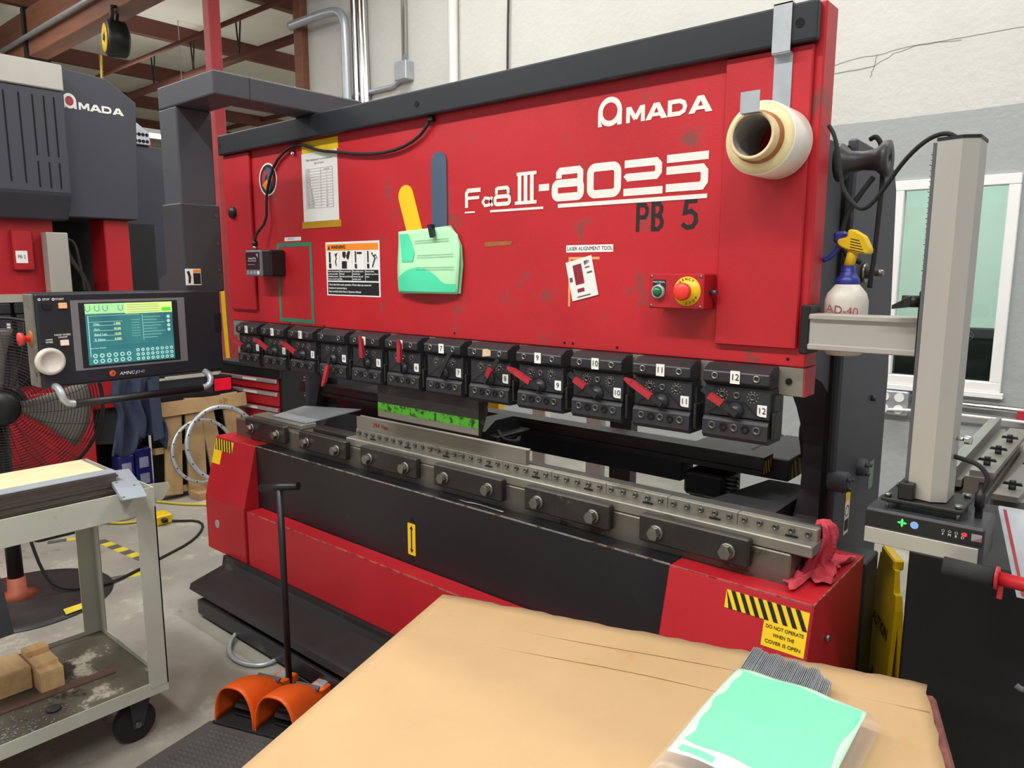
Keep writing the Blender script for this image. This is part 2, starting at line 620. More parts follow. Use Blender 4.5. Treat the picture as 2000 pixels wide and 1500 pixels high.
# window and the office behind it
M_wframe = mat('white_window_frame', '#eef0ee', .5, v=.02)
w = thing('window_1', 'white framed office window', 'window', (.98, 3.0, WZ0)); w['kind'] = 'structure'
b = B()
t = .035
b.box(WX0 - .02, WX1 + .02, 2.975, 3.03, WZ1 - t, WZ1 + .02, .004); b.box(WX0 - .02, WX1 + .02, 2.975, 3.03, WZ0 - .02, WZ0 + t, .004)
b.box(WX0 - .02, WX0 + t, 2.976, 3.03, WZ0 + t, WZ1 - t, .004); b.box(WX1 - t, WX1 + .02, 2.976, 3.03, WZ0 + t, WZ1 - t, .004)
b.mk('window_frame', M_wframe, w)
b = B(); b.box(WX0 - .035, WX1 + .035, 2.96, 3.0, WZ0 - .05, WZ0 - .02, .003); b.mk('window_sill', M_wframe, w)
b = B(); b.box(WX0 + t, WX1 - t, 3.02, 3.026, WZ0 + t, WZ1 - t); b.mk('pane', M_glass, w)
M_office = mat('office_wall', '#dde5df', .8, v=.03)
b = B()
b.box(-1.5, 3.2, 6.0, 6.1, 0, 2.7); b.box(-1.6, -1.5, 3.18, 6.1, 0, 2.7); b.box(3.2, 3.3, 3.18, 6.1, 0, 2.7); b.box(-1.5, 3.2, 3.18, 6.0, 2.65, 2.75)
struct(b.mk('wall_office', M_office))
t_ = thing('office_fill_light', 'unseen flat light added to brighten the office behind the window', 'light', (.6, 4.6, 2.60))  # unseen lamp, added so the office behind the pane looks bright
B().box(.0, 1.2, 4.3, 4.9, 2.61, 2.648).mk('diffuser', mat('office_fill_diffuser', '#f2fff8', .5, v=0, emit=38), t_)
t_ = thing('office_desk', 'dark office desk seen through the window', 'desk', (.6, 3.8, 0))
B().box(-.4, 2.0, 3.4, 4.2, .70, .74, .005).mk('desktop', M_blackp, t_)
for x in (-.35, 1.95):
    B().box(x - .03, x + .03, 3.45, 4.15, 0, .70).mk('leg', M_blackp, t_)
t_ = thing('desktop_monitor', 'black computer monitor seen from behind through the office window', 'monitor', (1.10, 3.6, .74))
B().box(.83, 1.38, 3.58, 3.62, .80, 1.135, .01).mk('housing', M_blackp, t_)
B().box(1.05, 1.17, 3.62, 3.67, .75, .95, .01).mk('stand', M_blackp, t_)
B().box(.95, 1.27, 3.58, 3.78, .74, .752, .004).mk('foot', M_blackp, t_)
Flat((1.02, 3.58, 1.085), X_, Z_).ring(0, 0, .026, .029).mk('logo_ring', M_galv, t_)
text('DELL', .018, (1.02, 3.58, 1.085), X_, Z_, M_galv, t_, .02, 'CENTER', width=.042)
t_ = thing('computer_tower', 'black computer tower under the monitor behind the window glass', 'computer', (.75, 3.7, .74))
B().box(.55, .80, 3.55, 3.95, .74, 1.06, .006).mk('case', M_blackp, t_)

# roof timbers
t_ = thing('glulam_beam', 'large brown laminated timber beam carrying the roof', 'beam', (-9, 2.0, 4.2))
B().box(-16, -4.0, 1.9, 2.12, 4.22, 4.80, .01).mk('timber', M_beam, t_)
B().box(-5.6, -5.5, 1.87, 2.15, 4.2, 4.82).mk('hanger_strap', M_black, t_)
B().box(-9.6, -9.5, 1.87, 2.15, 4.2, 4.82).mk('hanger_strap', M_black, t_)
for i, x in enumerate((-4.6, -7.05, -9.5, -11.95, -14.4, -16.85)):
    o = B().box(x - .06, x + .06, -6, 11.9, 4.82, 5.05).mk('roof_purlin', M_joist)
    nm = ['nearest', 'second nearest', 'third', 'fourth', 'fifth', 'farthest'][i]
    tag(o, 'dark stained timber roof purlin, %s of the row under the white ceiling' % nm, 'purlin', 'roof purlins')
for j, y in enumerate((5.2, 8.2)):
    o = B().box(-16.8, -4.7, y - .02, y + .02, 4.92, 5.02).mk('roof_joist', M_joist)
    tag(o, 'thin timber roof joist crossing the purlins, number %s from the white wall' % ['one', 'two'][j], 'joist', 'roof joists')
o = B().box(-5.09, -4.95, 2.92, 3.06, 0, 5.05, .008).mk('corner_post', M_beam)
tag(o, 'brown timber post at the end of the white wall', 'post')
o = B().box(-5.07, -4.955, 1.94, 2.055, 0, 4.22, .008).mk('steel_column', M_column)
tag(o, 'red oxide steel column standing behind the control arm', 'column')
o = B().tube([(-16, 4.0, 4.38), (-4.6, 4.0, 4.38)], .055, 10).mk('sprinkler_pipe', M_joist)
tag(o, 'thick dark sprinkler pipe hung below the roof', 'pipe')
o = B().tube([(-16, 3.22, 4.42), (-4.98, 3.22, 4.42)], .03, 8).mk('sprinkler_pipe', M_joist)
tag(o, 'thin dark sprinkler pipe beside the thick one', 'pipe')
for x in (-6.6, -8.0, -9.3, -10.6):
    o = B().tube([(x, 4.0, 4.44), (x - .05, 4.0, 4.9)], .012, 6).tube([(x, 4.0, 4.44), (x + .08, 4.0, 4.9)], .012, 6).mk('pipe_hanger', M_fan)
    tag(o, 'thin wire hanger on the thick sprinkler pipe, %s of four' % {-6.6: 'nearest', -8.0: 'second nearest', -9.3: 'third', -10.6: 'farthest'}[x], 'hanger', 'sprinkler pipe hangers')
o = B().tube([(-11, 1.84, 4.42), (-4.2, 1.84, 4.42)], .03, 8).mk('beam_conduit', M_galv)
tag(o, 'grey metal conduit running along the laminated beam', 'conduit')
# cable reel
t_ = thing('cable_reel', 'black cord reel with yellow disc hanging from the roof beam', 'cable reel', (-6.9, 1.9, 3.75))
rx = Vector((-6.9, 1.9, 3.94)); ax = Vector((-.20, -.98, 0)).normalized()
B().lathe([(0, -.13), (.15, -.13), (.19, -.10), (.19, .06), (.15, .09), (0, .09)], rx, ax, 28).mk('housing', M_blackp, t_)
B().lathe([(.045, .0925), (.145, .0925), (.145, .10), (.045, .10), (.045, .0925)], rx, ax, 28).mk('yellow_disc', M_yellow, t_)
B().lathe([(0, .0925), (.03, .0925), (.03, .11), (0, .11)], rx, ax, 16).mk('hub', M_boltd, t_)
B().tube([(-6.95, 1.95, 4.08), (-6.95, 1.97, 4.24), (-6.80, 2.0, 4.26), (-6.80, 1.86, 4.24), (-6.80, 1.84, 4.08)], .022, 8).mk('handle', M_blackp, t_)
B().tube([(-7.02, 1.80, 3.78), (-7.04, 1.78, 3.2)], .012, 6).mk('cord', M_yellow2, t_)

# conduits on the white wall
zc = [(-4.12, .035), (-4.03, .03), (-3.97, .03)]
for i, (x, r_) in enumerate(zc):
    o = B().tube([(x, 2.955, 0), (x, 2.955, 4.0), (x - .05 - .02 * i, 2.955, 4.3), (x - .25, 2.955, 5.0)], r_, 10, sub=1).mk('wall_conduit', M_chrome)
    tag(o, 'bright steel conduit, %s of three running up the white wall' % ['leftmost', 'middle', 'rightmost'][i], 'conduit', 'bundle of conduits')
o = B().tube([(-5.05, 2.86, 3.93), (-4.35, 2.86, 3.93), (-4.2, 2.87, 3.88), (-4.16, 2.87, 3.7), (-4.16, 2.87, 0)], .042, 10, sub=2).mk('bent_conduit', M_galv)
tag(o, 'bent conduit turning from the corner post down the white wall', 'conduit')
t_ = thing('junction_box', 'grey junction box with conduit above and to its left', 'junction box', (-3.44, 2.95, 3.2))
B().box(-3.52, -3.36, 2.90, 3.0, 3.17, 3.33, .006).mk('box', M_galv, t_)
B().tube([(-3.44, 2.96, 3.33), (-3.44, 2.96, 5.05)], .025, 8).mk('riser', M_chrome, t_)
B().tube([(-3.50, 2.97, 3.2), (-3.62, 2.97, 3.15), (-4.95, 2.97, 3.15)], .022, 8).mk('branch', M_galv, t_)
o = B().tube([(-2.82, 2.955, 0), (-2.82, 2.955, 5.05)], .042, 10).mk('wall_pipe', mat('white_pipe', '#e4e2dc', .35, m=.2, v=.03))
tag(o, 'white painted pipe running up the wall behind the press', 'pipe')
o = B().tube([(-2.23, 2.975, 2.4), (-2.235, 2.975, 3.3), (-2.2, 2.975, 4.2), (-2.28, 2.975, 5.05)], .009, 6, sub=2).mk('hanging_wire', M_black)
tag(o, 'thin dark wire hanging down the white wall', 'wire')
# outlet and conduit under the window
t_ = thing('power_outlet', 'steel wall box with four white sockets below the window', 'outlet', (.78, 2.96, .65))
B().box(.68, .85, 2.93, 3.0, .65, .79, .006).mk('box', M_galv, t_)
for x in (.725, .805):
    for z in (.685, .755):
        B().cyl((x, 2.93, z), (x, 2.924, z), .026, 16).mk('socket', M_white, t_)
B().tube([(.75, 2.92, .68), (.95, 2.90, .70), (1.6, 2.93, .69), (2.6, 2.93, .68)], .008, 6, sub=2).mk('cable', M_white, t_)
o = B().tube([(.86, 2.965, .745), (1.3, 2.965, .745), (2.4, 2.965, .735)], .018, 8).mk('wall_conduit', M_chrome)
tag(o, 'horizontal metal conduit on the grey wall under the window', 'conduit')
o = B().box(1.375, 1.47, 2.93, 3.0, .69, .75, .004).mk('conduit_tag', M_lever)
tag(o, 'red wrap around the horizontal conduit', 'tag')

# ---------------------------------------------------------------- ceiling lights
def strip(x, y, z, L, power, lab, along='x'):
    t = thing('strip_light', lab, 'light', (x, y, z), 0, 'ceiling strip lights')
    dx, dy = (L / 2, .10) if along == 'x' else (.10, L / 2)
    B().box(x - dx, x + dx, y - dy, y + dy, z + .04, z + .10, .01).mk('housing', M_white, t)
    B().box(x - dx + .03, x + dx - .03, y - dy + .02, y + dy - .02, z, z + .04).mk('diffuser', M_tube, t)
    la = bpy.data.lights.new('tube', 'AREA')
    la.shape = 'RECTANGLE'
    la.size, la.size_y = 2 * dx, 2 * dy
    la.energy = power
    la.color = (1.0, .985, .955)
    lo = bpy.data.objects.new('tube', la)
    COL.objects.link(lo)
    lo.parent = t
    lo.location = (0, 0, -.01)
    ua = bpy.data.lights.new('ceiling_fill', 'AREA')  # added fill lamp above the fixture, brightens the otherwise dark ceiling
    ua.shape = 'RECTANGLE'
    ua.size, ua.size_y = 2 * dx * .9, 2 * dy * .8
    ua.energy = power * (.75 if x < -5 else .30)
    ua.color = la.color
    uo = bpy.data.objects.new('ceiling_fill', ua)
    COL.objects.link(uo)
    uo.parent = t
    uo.location = (0, 0, .115)
    uo.rotation_euler = (math.pi, 0, 0)
    for s_ in (-.7, .7):
        qx, qy = (x + s_ * dx, y) if along == 'x' else (x, y + s_ * dy)
        B().cyl((qx, qy, z + .10), (qx, qy, 5.05), .006, 6).mk('hanger_rod', M_galv, t)
    return t
K = 1.0
WHERE = ('before the left end of the press', 'before the middle of the press', 'before the right end of the press', 'behind the left end of the press',
         'behind the middle of the press', 'by the office window', 'in front of the neighbouring press', 'behind the neighbouring press')
for i, (x, y, p) in enumerate(((-2.2, -2.6, 170), (.4, -2.6, 170), (3.0, -2.6, 150), (-2.2, 1.5, 85), (.4, 1.5, 80), (3.0, 1.5, 75),
                               (-5.6, -2.6, 150), (-8.6, .2, 150))):
    strip(x, y, 4.55, 1.9, p * K, 'long white strip light hung from the ceiling ' + WHERE[i], 'x')
strip(-9.2, 3.2, 3.36, 1.6, 40 * K, 'lit strip light seen past the neighbouring machine', 'y')
strip(-6.6, 7.6, 4.3, 2.4, 150 * K, 'long white strip light beyond the red column', 'y')
strip(-11.0, 10.9, 4.3, 2.4, 150 * K, 'farthest long white strip light under the roof', 'y')

# ================================================================ PRESS BRAKE
PB = thing('press_brake', 'large red and black press brake with twelve numbered punch holders', 'press brake', (0, .3, 0))
b = B(); b.box(-1.319, 1.241, 0, .075, 1.256, 2.06, .004); b.box(1.2385, 1.241, .004, .075, 1.187, 1.256)
b.mk('ram', M_red, PB)
B().box(-1.317, 1.2385, .003, .073, 1.187, 1.256, .002).mk('ram_nose', mat('bare_nose_steel', '#8d877c', .42, m=.35, v=.12, sc=8, w='#6b6358', ws=5, wt=.58), PB, 'bare steel lower edge of the ram')
band = B().box(-1.306, 1.232, -.032, -.001, 1.972, 2.056, .006, 2).mk('top_band', M_band, PB, 'blue black bar along the top of the ram')
for x in (1.195, -.03, -1.285):
    B().cyl((x, -.032, 2.012), (x, -.0335, 2.012), .010, 16).mk('screw', M_hole, band)
B().box(-1.302, -1.092, -.013, 0, 1.308, 1.971, .003).mk('cover_plate', M_red2, PB)
B().box(1.02, 1.222, -.014, 0, 1.300, 1.971, .003).mk('cover_plate', M_red2, PB)
B().lathe([(.026, 0), (.024, .012), (.008, .018), (0, .018)], (-1.235, -.013, 1.728), (0, -1, 0), 16).mk('knob', M_blackp, PB)
for x, z in ((-.86, 1.262), (-.62, 1.262), (.1, 1.275), (.55, 1.272), (.58, 1.272), (1.2, 1.275), (.73, 1.27)):
    B().cyl((x, 0, z), (x, -.001, z), .004, 10).mk('screw_hole', M_hole, PB)
B().cyl((1.205, .002, 1.222), (1.205, 0, 1.222), .008, 12).mk('screw_hole', M_hole, PB)

# side frames
def frame(x0, x1, nm):
    prof = [(.07, 1.80), (.70, 1.80), (.70, .02), (.02, .02), (.02, .70), (.36, .70), (.43, .765), (.472, .83), (.48, .90), (.472, .97),
            (.445, 1.03), (.40, 1.09), (.345, 1.145), (.27, 1.19), (.17, 1.22), (.07, 1.23)]
    return B().prism('x', prof, x0, x1).mk('side_frame', M_gray, PB)
frame(1.09, 1.195, 'r')
frame(-1.27, -1.20, 'l')
cv = B().prism('x', [(.352, .02), (.352, 1.82), (.655, 1.81), (.735, 1.775), (.77, 1.72), (.845, 1.15), (.845, .02)], 1.196, 1.222, .006).mk('side_cover', M_gray, PB)
B().prism('x', [(.352, .02), (.352, 1.82), (.655, 1.81), (.735, 1.775), (.77, 1.72), (.845, 1.15), (.845, .02)], -1.30, -1.272, .006).mk('side_cover', M_gray, PB)
B().box(1.19, 1.205, .335, .352, .02, 1.80).mk('cover_gap', M_hole, PB)
for (y, z, r_, l_, xs) in ((.365, .903, .030, .055, 1.195), (.581, .899, .027, .018, 1.222)):
    pin = B().lathe([(r_, 0), (r_, l_), (r_ * .9, l_ + .004), (0, l_ + .004)], (xs, y, z), X_, 24).mk('pivot_pin', M_gray, PB)
    for a in (20, 140, 260):
        bb = Vector((xs + l_ + .003, y + .018 * math.cos(R(a)), z + .018 * math.sin(R(a))))
        B().cyl(bb, bb + Vector((.012, 0, 0)), .006, 8).mk('bolt', M_gray, pin)
B().cyl((1.222, .664, 1.098), (1.236, .664, 1.098), .009, 12).mk('bolt', M_gray2, PB)
bb = B(); bb.cyl((1.222, .476, 1.475), (1.232, .476, 1.475), .026, 16).cyl((1.232, .476, 1.475), (1.252, .476, 1.475), .017, 6).cyl((1.252, .476, 1.475), (1.275, .476, 1.475), .009, 10)
bb.mk('hex_bolt', M_bolt, PB)
Flat((1.222, .468, .715), Y_, Z_).rect(0, 0, .045, .13).mk('caution_sticker', M_paper, PB)
fl = Flat((1.2225, .468, .715), Y_, Z_)
fl.rect(0, .10, .045, .13).mk('caution_stripe', M_yellow, PB)
Flat((1.2225, .468, .715), Y_, Z_).ring(.0225, .07, .013, .018).mk('prohibition_ring', M_lever, PB)
Flat((1.2225, .468, .715), Y_, Z_).rect(.004, .01, .041, .045).mk('caution_text', M_ink, PB)
Flat((1.222, .70, .80), Y_, Z_).rect(0, 0, .05, .09).mk('machine_plate', mat('green_grey_plate', '#6f8a7c', .5, v=.1), PB)

# bed
B().box(-1.319, 1.239, -.011, .14, .60, .805, .003).mk('bed_table', M_table, PB, 'worn steel bed table')
B().box(-1.05, .955, -.075, .0, .20, .726, .004).mk('apron', M_apron, PB, 'scratched black front apron')
B().box(-1.02, .955, -.15, -.076, .206, .455, .004).mk('lower_panel', M_red2, PB)
M_worn = mat('rubbed_bare_edge', '#9a948b', .45, m=.4, v=.35, sc=40, w='#5a3a36', ws=30, wt=.52)
M_wornr = mat('rubbed_red_edge', '#a8605a', .5, v=.35, sc=60, w='#8f1c24', ws=34, wt=.49)
B().box(-1.046, .953, -.0756, -.0725, .7225, .7266).mk('worn_edge', M_worn, PB)
B().box(-1.018, .953, -.1507, -.1475, .4515, .4556).mk('worn_edge', M_wornr, PB)
B().box(.956, 1.318, -.0808, -.0785, .7235, .7268).mk('worn_edge', M_wornr, PB)
B().box(1.3185, 1.3218, -.078, .315, .7235, .7268).mk('worn_edge', M_wornr, PB)
ec = [(-.08, .726), (-.15, .455), (-.15, .206), (.317, .206), (.317, .726)]
B().prism('x', [(q, z if z > .21 else .206) for q, z in ec], -1.378, -1.046, .004).mk('end_cover', M_red2, PB)
B().prism('x', [(-.08, .726), (-.15, .455), (-.15, .03), (.317, .03), (.317, .726)], .953, 1.321, .004).mk('end_cover', M_red2, PB)
B().box(-1.25, 1.28, -.09, .45, 0, .206).mk('base', M_black, PB)
B().box(1.10, 1.325, .325, .45, .0, .70, .004).mk('rear_guard', M_gray2, PB)
B().cyl((1.32, .02, .61), (1.332, .02, .61), .008, 10).mk('bolt', M_bolt, PB)
B().cyl((-1.28, -.152, .34), (-1.28, -.149, .34), .019, 18).mk('hole_plug', M_galv, PB)
B().hexa([(.86, .141, .60), (1.085, .141, .60), (1.085, .62, .60), (.94, .62, .60), (.86, .141, .798), (1.085, .141, .80), (1.085, .62, .80), (.94, .62, .798)]).mk('rear_gusset', M_gray2, PB)
Flat((1.03, .145, .801), (.6, .8, 0), (-.8, .6, 0), .0006).rect(0, 0, .05, .035).mk('warning_sticker', M_paper, PB)
Flat((1.03, .145, .801), (.6, .8, 0), (-.8, .6, 0), .0012).rect(.002, .024, .048, .034).mk('sticker_header', M_orange, PB)
B().prism('x', [(.14, .55), (.14, .76), (.22, .76), (.40, .60), (.40, .40), (.14, .40)], -1.2, .86).mk('rear_gusset', M_gray2, PB)
# foot guard and step bar
M_guard = mat('scuffed_black_step', '#262628', .4, v=.2, sc=4, w='#4a484a', ws=4, wt=.60)
B().prism('x', [(-.17, .215), (-.165, .215), (-.178, .172), (-.325, .136), (-.333, .112), (-.327, .110), (-.318, .128), (-.172, .163)], -1.205, .45).mk('foot_guard', M_guard, PB)
B().box(-1.205, .45, -.165, -.09, .16, .215).mk('guard_bracket', M_black, PB)
B().box(-1.145, .45, -.33, -.245, .018, .082, .003).mk('step_bar', M_guard, PB)

# clamp plates and bolts on the bed
for cx in (-1.04, -.622, -.22, .18, .584, .99):
    pl = B().box(cx - .155, cx + .155, -.036, -.010, .752, .826, .004).mk('clamp_plate', M_steeld, PB)
    for s in (-1, 1):
        x = cx + s * .101
        hb = B()
        hb.lathe([(.0215, 0), (.0215, .004), (.0185, .006), (0, .006)], (x, -.036, .785), (0, -1, 0), 20)
        hb.cyl((x, -.042, .785), (x, -.058, .785), .0178, 6, smooth=False, rot=.3)
        hb.cyl((x, -.058, .785), (x, -.060, .785), .0148, 16)
        hb.mk('hex_bolt', M_bolt, pl)
# die rail
B().box(-.497, 1.286, -.008, .11, .806, .836, .003).mk('die_rail', M_steel, PB)
B().box(-.480, 1.284, .055, .085, .836, .8695, .002).mk('die_rail_back', M_steeld, PB)
x1 = 1.284
n = 0
while x1 > -.45:
    x0 = max(-.480, x1 - .199)
    st = B().box(x0, x1, .03, .0555, .833, .867, .0015).mk('clamp_strip', M_steel, PB)
    for k in range(5):
        x = x1 - .02 - .04 * k
        if x < x0 + .005:
            continue
        sb = B()
        sb.lathe([(.0078, 0), (.0078, .006), (.0066, .0075), (.004, .0075), (.0038, .003), (0, .003)], (x, .03, .853), (0, -1, 0), 12)
        sb.mk('socket_screw', M_boltd, st)
    B().box(x1 - .075, x1 - .045, .026, .031, .830, .840).mk('release_slot', M_hole, st)
    x1 -= .2
    n += 1
# rear vee blocks on the rail
DIE = thing('vee_die', 'long steel vee die with handwritten size standing in the die rail', 'die', (-.05, .05, .868))
B().prism('x', [(.034, .868), (.052, .868), (.052, .900), (.058, .9165), (.048, .9135), (.046, .907), (.044, .9135), (.034, .9165)], -.479, .379).mk('die_body', M_steel, DIE)
text('.394 Vee', .026, (-.385, .0335, .893), X_, (0.0, 0, 1), mat('red_marker', '#8c2a22', .6, v=0), DIE, .01)
# punch
PU = thing('punch', 'dark steel punch with green painted stripe clamped under the middle holders', 'punch', (-.02, 0, .945))
B().prism('x', [(-.022, 1.071), (.022, 1.071), (.022, 1.02), (-.012, .945), (-.018, .945), (-.022, .950)], -.277, .227).mk('punch_body', M_steeld, PU)
B().prism('x', [(-.0232, 1.003), (-.0221, 1.003), (-.0221, .9725), (-.0232, .9725)], -.277, .227).mk('painted_stripe', M_pgreen, PU)
B().prism('x', [(-.0232, .972), (-.0221, .972), (-.0221, .951), (-.0232, .951)], -.277, .227).mk('punch_tip', M_steel, PU)

# punch holders
H0 = B()
H0.box(-.082, .082, -.048, .03, 1.130, 1.205, .002)          # clamp plate upper
H0.prism('x', [(-.050, 1.125), (-.056, 1.118), (-.056, 1.082), (-.048, 1.072), (.03, 1.072), (.03, 1.128), (-.05, 1.128)], -.082, .082)
H0.box(.074, .088, -.03, .02, 1.085, 1.19)
holder = H0.mk('punch_holder', M_hold, PB, local=True)
holder.matrix_parent_inverse = Matrix.Identity(4)
tb = B().prism('x', [(-.002, 1.256), (-.035, 1.256), (-.062, 1.240), (-.062, 1.215), (-.046, 1.205), (-.002, 1.205)], -.083, .083, .002).mk('clamp_block', M_hold, holder, local=True)
for x in (-.052, .052):
    B().lathe([(.009, 0), (.009, .002), (.0055, .002), (.005, -.002), (0, -.002)], (x, -.062, 1.229), (0, -1, 0), 14).mk('socket_screw', M_bolt, holder, local=True)
for i, x in enumerate((-.056, -.027, 0, .028, .056)):
    m_ = M_boltd if i % 2 == 0 else M_hole
    B().lathe([(.0105, 0), (.0105, .002), (.009, .003), (.0055, .003), (.005, -.001), (0, -.001)], (x, -.056, 1.105), (0, -1, 0), 14).mk('socket_screw' if i % 2 == 0 else 'bore', m_, holder, local=True)
for x in (-.036, .0, .04):
    B().lathe([(.009, 0), (.009, .0025), (.005, .0025), (.0045, -.001), (0, -.001)], (x, -.048, 1.183), (0, -1, 0), 14).mk('socket_screw', M_boltd, holder, local=True)
for x in (-.036, .04):
    fl = Flat((x, -.048, 1.183), X_, Z_)
    for k in range(10):
        a = 2 * math.pi * k / 10
        fl.ribbon([(.011 * math.cos(a), .011 * math.sin(a)), (.0145 * math.cos(a), .0145 * math.sin(a))], .0016)
    fl.b.mk('scale_marks', M_scale, holder, local=True)
B().lathe([(.020, 0), (.020, .004), (.013, .007), (.012, .012), (0, .012)], (0, -.050, 1.147), (0, -1, 0), 18).mk('pivot_boss', M_hold, holder, local=True)
fl = Flat((0, -.0505, 1.0), X_, Z_)
fl.ribbon([(-.08, .128), (-.045, .152), (-.02, .168), (.02, .168), (.05, .142), (.082, .131)], .0022)
fl.b.mk('joint_line', M_hole, holder, local=True)
B().box(.086, .094, -.045, .0, 1.085, 1.15, .002).mk('side_latch', M_steeld, holder, local=True)

angs = [152, 152, 152, 258, 82, 78, 52, 48, 152, 146, 148, 146]
NUMS = [str(i + 1) for i in range(12)]
holders = [holder]
for i in range(1, 12):
    holders.append(dup(holder, PB))
for i, h in enumerate(holders):
    cx = .2 * (i - 5.5)
    h.location = (cx, -.3, 0)
    WM[h] = Matrix.Translation((cx, 0, 0))
    # lever
    a = R(angs[i])
    d = Vector((math.cos(a), 0, math.sin(a)))
    nrm = Vector((-d.z, 0, d.x))
    base = Vector((cx, -.064, 1.147))
    lv = B()
    def bar(bb, p, q, wd, th):
        o_ = nrm * wd / 2
        y0 = Vector((0, -th, 0))
        bb.hexa([p - o_, q - o_, q + o_, p + o_, p - o_ + y0, q - o_ + y0, q + o_ + y0, p + o_ + y0])
    bar(lv, base - d * .012, base + d * .09 + Vector((0, -.012, 0)), .014, .006)
    bmesh.ops.recalc_face_normals(lv.bm, faces=lv.bm.faces)
    lever = lv.mk('lever', M_hold, h)
    if i != 6:
        gv = B()
        l0, l1 = (.022, .085) if i not in (7, 9, 11) else ((.03, .065) if i != 7 else (.015, .05))
        p0 = base + d * l0 + Vector((0, -.003, 0)); p1 = base + d * l1 + Vector((0, -.012, 0))
        bar(gv, p0, p1, .017, .011)
        if i not in (7, 9, 11):
            q = p1 + d * .020 + Vector((0, -.010, 0))
            o1, o2 = nrm * .0085, nrm * .0035
            y0 = Vector((0, -.012, 0))
            gv.hexa([p1 - o1, q - o2, q + o2, p1 + o1, p1 - o1 + y0, q - o2 + y0 * .5, q + o2 + y0 * .5, p1 + o1 + y0])
        bmesh.ops.recalc_face_normals(gv.bm, faces=gv.bm.faces)
        gv.mk('lever_grip', M_lever, h)
    # number cards
    if i not in (3, 7):
        Flat((cx + (.0 if i > 2 else .005), -.062, 1.229), X_, Z_, .0008).rect(-.012, -.0155, .012, .0155).mk('number_card', M_white, h)
        text(NUMS[i], .022, (cx, -.0632, 1.229), X_, Z_, M_ink, h, 0, 'CENTER', name='number')
    if i == 7:
        Flat((cx, -.062, 1.229), X_, Z_, .0008).poly([(-.018, -.013), (-.006, -.011), (.016, -.008), (.017, .008), (.004, .013), (-.016, .011)]).mk('torn_tape', M_cardcore, h)
    Flat((cx + .064, -.048, 1.153), X_, Z_, .0008).rect(-.0115, -.014, .0115, .014).mk('number_card', M_white, h)
    text(NUMS[i], .021, (cx + .064, -.0492, 1.153), X_, Z_, M_ink, h, 0, 'CENTER', name='number')

# ---- ram lettering
f = Flat((0, 0, 0), X_, Z_, .0008)
# rounded first letter of the logo
logo_a(f, .6915, 1.8985, .0375, .0375)
f.mk('lettering', M_offwhite, PB)
f = Flat((0, 0, 0), X_, Z_, .0008)
logo_mada(f, .741, 1.862, .040, .243)
f.mk('lettering', M_offwhite, PB)
f = Flat((0, 0, 0), X_, Z_, .0008)
wd = .022
f.ribbon([(.598, 1.724), (.598, 1.752), (.592, 1.758), (.530, 1.758), (.524, 1.752), (.524, 1.738)], wd * .9)   # 8
f.ribbon(rrect(.510, 1.686, .600, 1.724, .012), wd, True)
f.ribbon(rrect(.632, 1.687, .720, 1.758, .016), wd, True)   # 0
f.ribbon([(.741, 1.758), (.835, 1.758), (.8425, 1.750), (.8425, 1.732), (.835, 1.7235), (.75, 1.7235), (.745, 1.719)], wd * .9)   # 2
f.rect(.739, 1.676, .856, 1.695)
f.rect(.866, 1.750, .980, 1.770)                            # 5
f.ribbon([(.8655, 1.731), (.963, 1.731), (.9705, 1.722), (.9705, 1.698), (.963, 1.688), (.865, 1.688)], wd * .9)
f.rect(.452, 1.708, .490, 1.727)                            # hyphen
for x in (.378, .401, .425):
    f.rect(x - .006, 1.676, x + .008, 1.766)
f.rect(.361, 1.674, .444, 1.684); f.rect(.368, 1.757, .443, 1.767)
f.rect(.261, 1.657, .469, 1.664); f.rect(.522, 1.657, .980, 1.668); f.rect(.153, 1.659, .197, 1.664)
f.ribbon([(.222, 1.728), (.168, 1.728), (.161, 1.720), (.161, 1.676)], .013)   # F
f.rect(.166, 1.700, .216, 1.710)
f.ribbon([(.270, 1.704), (.258, 1.680), (.240, 1.678), (.231, 1.690), (.240, 1.702), (.258, 1.699), (.271, 1.676)], .009)
f.ribbon(rrect(.282, 1.680, .340, 1.702, .008), .012, True)
f.ribbon([(.288, 1.709), (.288, 1.724), (.294, 1.727), (.330, 1.727), (.335, 1.722), (.335, 1.709)], .011)
f.mk('lettering', M_offwhite, PB)
f = Flat((0, 0, 0), X_, Z_, .0009)
f.rect(.780, 1.582, .790, 1.656); f.ribbon([(.786, 1.650), (.806, 1.650), (.812, 1.640), (.812, 1.630), (.806, 1.619), (.786, 1.619)], .010)
f.mk('stencil_letter', M_ink, PB)
f = Flat((0, 0, 0), X_, Z_, .0009)
f.rect(.825, 1.582, .836, 1.657); f.ribbon([(.83, 1.651), (.848, 1.651), (.854, 1.643), (.854, 1.632), (.846, 1.622), (.83, 1.622)], .010)
f.ribbon([(.84, 1.621), (.852, 1.618), (.857, 1.606), (.854, 1.594), (.846, 1.587), (.83, 1.587)], .010)
f.mk('stencil_letter', M_ink, PB)
f = Flat((0, 0, 0), X_, Z_, .0009)
f.ribbon([(.954, 1.653), (.925, 1.653), (.921, 1.625), (.938, 1.628), (.950, 1.619), (.952, 1.602), (.943, 1.590), (.928, 1.588), (.914, 1.597)], .011)
f.mk('stencil_letter', M_ink, PB)

